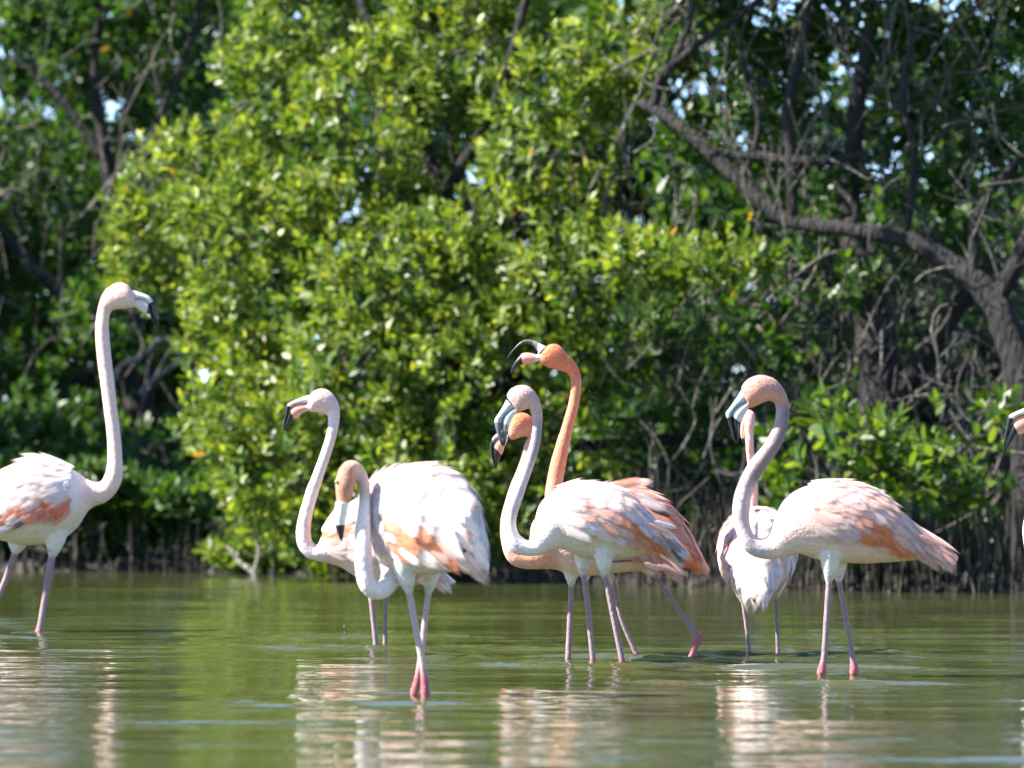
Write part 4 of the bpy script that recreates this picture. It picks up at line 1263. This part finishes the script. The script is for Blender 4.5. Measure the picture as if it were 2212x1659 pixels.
flamingo('white flamingo with grey-white S-shaped neck and pale drooping bill, foremost of the tight trio', 17.13, (1310, 1433), bodyF, 8,
         [dict(thigh=[(510, 1060, 45), (510, 1120, 36), (513, 1178, 19)], shin=[(514, 1182, 16), (535, 1350, 16), (556, 1550, 17), (560, 1590, 18, 'p'), (561, 1620, 18, 'p')], dd=.03),
          dict(thigh=[(610, 1060, 48), (612, 1120, 40), (617, 1178, 20)], shin=[(618, 1182, 17), (655, 1380, 17), (690, 1550, 18), (697, 1590, 19, 'p'), (699, 1620, 19, 'p')], dd=-.03)],
         [('upper_bill', Z6, [(347, 826), (320, 880), (280, 950), (240, 1008), (217, 1052), (224, 1120), (240, 1190), (263, 1258), (290, 1318), (318, 1343)],
           [(440, 915), (400, 938), (362, 962), (325, 1002), (305, 1050), (297, 1120), (296, 1180), (302, 1245), (312, 1300), (324, 1340)], 0, (.0145, .012, .008, .002), [(.62, .66, .66)] * 4 + [(.42, .42, .44), (.14, .14, .15), (.11, .11, .12), (.1, .1, .11), BLACK, BLACK]),
          ('lower_bill', Z6, [(442, 915), (380, 950), (330, 1002), (308, 1060), (298, 1130), (302, 1220), (318, 1320)],
           [(478, 958), (442, 988), (412, 1038), (390, 1090), (368, 1150), (352, 1240), (330, 1335)], 0, (.0135, .0135, .009, .002), [(.72, .72, .7)] * 4 + [(.3, .3, .3), (.12, .12, .12), BLACK])],
         [(Z6, 497, 803, -.019)], cf(WHITE, PALE, (.78, .25, .08), (.16, .54, 1.28, 2.0), .35, front=(.52, .78, 1.0, 1.5, PINK), dark=(.14, 1.0, 1.7)), legcv=Z3, seed=16, wingp=dict(t0=.12, t1=.86, rows=12, cols_=12),
         tail=[(Z3, [(850, 930, 985, 970, 30, WHITE, -.09), (870, 950, 960, 1030, 34, PALE, -.085), (900, 1010, 1005, 1100, 34, (.25, .22, .24), -.06), (860, 1000, 960, 1090, 30, (.35, .28, .28), -.07),
                     (880, 1060, 1000, 1112, 36, CREAM, -.03), (820, 940, 955, 1015, 34, PINK, -.10)], 17.13)])

# ---- G: pink bird at the right with the wide S-neck
bodyG = st(Z4, [(1222, 972, 1205, 1018), (1120, 900, 1100, 988), (1020, 835, 1000, 998), (930, 760, 900, 1007), (840, 682, 800, 1012), (720, 635, 690, 1010), (600, 628, 600, 1002), (490, 648, 530, 985)], .78, PALE, (.84, .58, .48)) \
    + st(Z4, [(410, 697, 480, 968), (362, 770, 440, 972), (342, 835, 400, 984), (325, 878, 360, 992)], .82, PALE, (.84, .63, .55)) \
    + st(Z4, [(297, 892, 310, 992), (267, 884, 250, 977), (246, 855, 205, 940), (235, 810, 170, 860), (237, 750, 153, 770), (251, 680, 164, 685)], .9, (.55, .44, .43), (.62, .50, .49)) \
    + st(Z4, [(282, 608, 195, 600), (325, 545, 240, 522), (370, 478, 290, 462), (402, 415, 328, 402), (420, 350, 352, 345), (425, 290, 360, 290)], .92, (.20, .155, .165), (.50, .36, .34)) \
    + st(Z4, [(418, 235, 352, 252), (395, 180, 330, 242), (350, 135, 300, 250), (290, 117, 265, 266), (235, 133, 243, 276), (204, 162, 234, 276), (195, 190, 232, 268), (200, 205, 228, 255)], .74, (.52, .27, .23), (.72, .33, .21))  # dark grey neck back: own mottled plumage with shade painted in
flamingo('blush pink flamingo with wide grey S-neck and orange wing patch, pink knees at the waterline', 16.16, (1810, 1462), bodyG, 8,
         [dict(thigh=[(622, 960, 58), (616, 1030, 40), (612, 1092, 20)], shin=[(612, 1096, 18), (600, 1280, 18), (589, 1450, 18), (581, 1500, 23, 'p'), (577, 1532, 27, 'p'), (582, 1575, 18, 'p')], dd=-.03),
          dict(thigh=[(650, 960, 55), (655, 1030, 40), (659, 1092, 19)], shin=[(660, 1096, 17), (695, 1290, 17), (722, 1445, 17), (730, 1500, 23, 'p'), (731, 1532, 27, 'p'), (735, 1575, 17, 'p')], dd=.04)],
         [('upper_bill', Z7, [(472, 468), (420, 560), (350, 660), (280, 760), (226, 835), (228, 895), (258, 970), (290, 1080), (320, 1195), (350, 1285), (392, 1348)],
           [(600, 620), (530, 665), (460, 700), (395, 745), (350, 800), (328, 860), (330, 935), (342, 1035), (368, 1160), (385, 1260), (402, 1345)], 0, (.0145, .012, .008, .002), [(.56, .63, .64)] * 5 + [(.4, .45, .46)] + [BLACK] * 5),
          ('lower_bill', Z7, [(602, 622), (510, 678), (430, 725), (365, 785), (330, 850), (332, 950), (350, 1080), (375, 1210), (402, 1330)],
           [(628, 715), (590, 780), (545, 850), (505, 925), (468, 990), (440, 1020), (440, 1110), (440, 1230), (420, 1335)], 0, (.0135, .0135, .009, .002), [(.7, .68, .66)] * 5 + [BLACK] * 4)],
         [(Z7, 690, 455, -.0185)], cf((.8, .66, .63), PINK, ORANGE, (.28, .66, 1.32, 2.0), .5, front=(.74, .84, 1.1, 1.45, CORAL)), legcv=Z4, seed=17, wingp=dict(t0=.10, t1=.90, rows=14, cols_=14),
         tail=[(Z4, [(1080, 900, 1222, 978, 44, PALE, -.02), (1060, 930, 1205, 1020, 40, PALE, -.04), (1040, 880, 1180, 955, 44, PINK, -.05), (1000, 960, 1160, 990, 36, CREAM, -.03)], 16.16)])

# ---- H: bird seen from behind, between G and the bank
dH = 17.83
kH = .4556 * dH / F


def hst(x, y, dd, hh, hw, ct, cb, up=(0, 0, 1)):
    c = np.array(P(*Z4(x, y), dH + dd))
    return np.concatenate([c, np.asarray(up) * hh, [hw], ct, cb])


RH = np.array([hst(262, 1160, -.25, .008, .014, WHITE, WHITE), hst(264, 1120, -.21, .03, .034, WHITE, WHITE), hst(268, 1050, -.14, .075, .068, WHITE, WHITE), hst(272, 985, -.06, .105, .095, WHITE, PALE), hst(273, 950, .02, .112, .104, WHITE, PALE),
               hst(272, 925, .10, .10, .098, WHITE, PALE), hst(266, 905, .17, .078, .08, PALE, PALE), hst(260, 900, .23, .05, .055, PALE, PALE)])


def flamingo_from_behind():
    root = empty('flamingo', P(*Z4(290, 1445), dH)); root.location.z = -.33; root.location.y = dH
    tag(root, 'pinkish white flamingo standing with its back turned, behind the wide-necked pink one', 'flamingo', 'flamingos wading in the shallow water')
    vd = np.array([1.0, 0, 0])
    R = resample(RH, 6)
    parts = [ring_tube(R, vd, 22)]
    nk = [(260, 895, 55, .2), (256, 905, 36, .27), (254, 880, 30, .31), (254, 830, 27, .32), (254, 760, 22, .31), (256, 680, 21, .30), (252, 600, 20, .29), (242, 520, 20, .28), (236, 450, 20, .27), (235, 390, 21, .27), (235, 350, 25, .27),
          (232, 322, 32, .28), (224, 315, 34, .30), (214, 330, 27, .31)]
    cN = [PALE, PINK, PINK] + [(.8, .45, .36)] * 8 + [(.8, .36, .34), (.8, .38, .34), PINK]
    parts.append(free_tube(Z4, nk, dH, cN, (0, -1, 0), 14, 5))
    for lg_ in [dict(thigh=[(180, 1050, 62), (193, 1125, 40), (204, 1190, 15)], shin=[(205, 1195, 13), (222, 1320, 13), (235, 1440, 13), (238, 1475, 13)], dd=-.01),
                dict(thigh=[(378, 1040, 56), (368, 1115, 36), (361, 1175, 14)], shin=[(361, 1180, 12), (366, 1320, 12), (370, 1450, 12), (371, 1480, 12)], dd=.02)]:
        parts += leg_tubes(Z4, lg_, dH)
    v, f, c = merge(parts)
    me, dm = remeshed(v - np.array(root.location), f, c, .0042)
    link('body', me, M_BODY, root)
    link('down', dm, M_DOWN, root)['kind'] = 'stuff'
    bill_part('upper_bill', Z4, [(204, 318), (196, 345), (192, 375), (193, 405), (200, 432), (206, 445)], [(226, 345), (216, 370), (211, 395), (210, 415), (210, 435), (209, 447)], dH, .32, (.013, .011, .007, .002), [HORN, BILLPINK, BILLPINK, BILLPINK, BLACK, BLACK], root)
    bill_part('lower_bill', Z4, [(214, 345), (208, 372), (206, 400), (207, 430)], [(228, 352), (218, 385), (213, 415), (210, 440)], dH, .315, (.012, .012, .008, .002), [HORN, BILLPINK, BILLPINK, BLACK], root)
    eye(root, Z4, 203, 330, dH, .285)
    cfn = cf(WHITE, PALE, ORANGE, (.1, .45, 1.75, 2.4), .35, front=(.2, .7, .7, 1.4, PINK), dark=(.18, 1.2, 1.6))
    wing(root, R, vd, 1, .05, .9, .08, 2.2, cfn, 18, rows=11, cols_=9)
    wing(root, R, vd, -1, .05, .9, .08, 2.2, cfn, 19, rows=11, cols_=9)
    long_feathers(root, 'tail_feather', Z4, [(262, 1060, 250, 1155, 34, WHITE, -.2), (275, 1060, 285, 1152, 34, WHITE, -.2), (300, 1060, 318, 1142, 32, PINK, -.17), (240, 1040, 235, 1110, 32, WHITE, -.17),
                                             (370, 1000, 400, 1090, 30, (.3, .28, .34), -.08), (170, 1030, 200, 1110, 30, (.8, .4, .2), -.10)], dH)


flamingo_from_behind()

# ---- I: bird at the right edge, only its bill and breast reach into the picture


def zi(cv):
    def g(x, y):
        px, py = cv(x, y)
        qx = 2209 + (px - 639) * 1.06
        if py < 1050:
            k = 1 + .42 * min(1, (1050 - py) / 60)
            return 2167 + (px - 612) * k, 974 + (py - 930) * k * .95
        if py < 1160:
            t = (1160 - py) / 230
            qx -= 17 * min(t, 1.2)
            qy = 1158 - 186 * t * 1.0
        else:
            qy = 1158 + (py - 1160) * 1.3
        return qx, qy
    return g


def remap(rows):
    return [(zi(r_[0]),) + tuple(r_[1:]) for r_ in rows]


flamingo('flamingo of which only a dark-tipped pink bill and a strip of white neck show', 16.03, (2390, 1466), remap(bodyB), 8, legsB,
         [(b[0], zi(Z8)) + b[2:] for b in billB], [(zi(Z8), 365, 200, -.0175)], cf(WHITE, PALE, ORANGE, (.2, .6, 1.4, 1.9), .35), legcv=zi(Z2), seed=20, wingp=dict(rows=8, cols_=7))

# ---- drops falling from the dipped bill
for (px, py, dp, rr, lab) in [(743, 1352, 17.9, .0022, 'a'), (744, 1366, 17.9, .0020, 'b'), (742, 1379, 17.9, .0018, 'c')]:
    v, f = [], []
    for i in range(7):
        a = math.pi * i / 6
        for j in range(8):
            b = 2 * math.pi * j / 8
            v.append((math.sin(a) * math.cos(b) * rr, math.sin(a) * math.sin(b) * rr, math.cos(a) * rr * 1.35))
    for i in range(6):
        for j in range(8):
            f.append((i * 8 + j, (i + 1) * 8 + j, (i + 1) * 8 + (j + 1) % 8, i * 8 + (j + 1) % 8))
    o = link('water_drop', mesh_np('water_drop', v, f), M_DROP)
    o.location = P(px, py, dp)
    tag(o, 'tiny falling water drop in the column beside the legs of the pale flamingo', 'drop', 'water drops falling from a bill')
print('flamingos done')
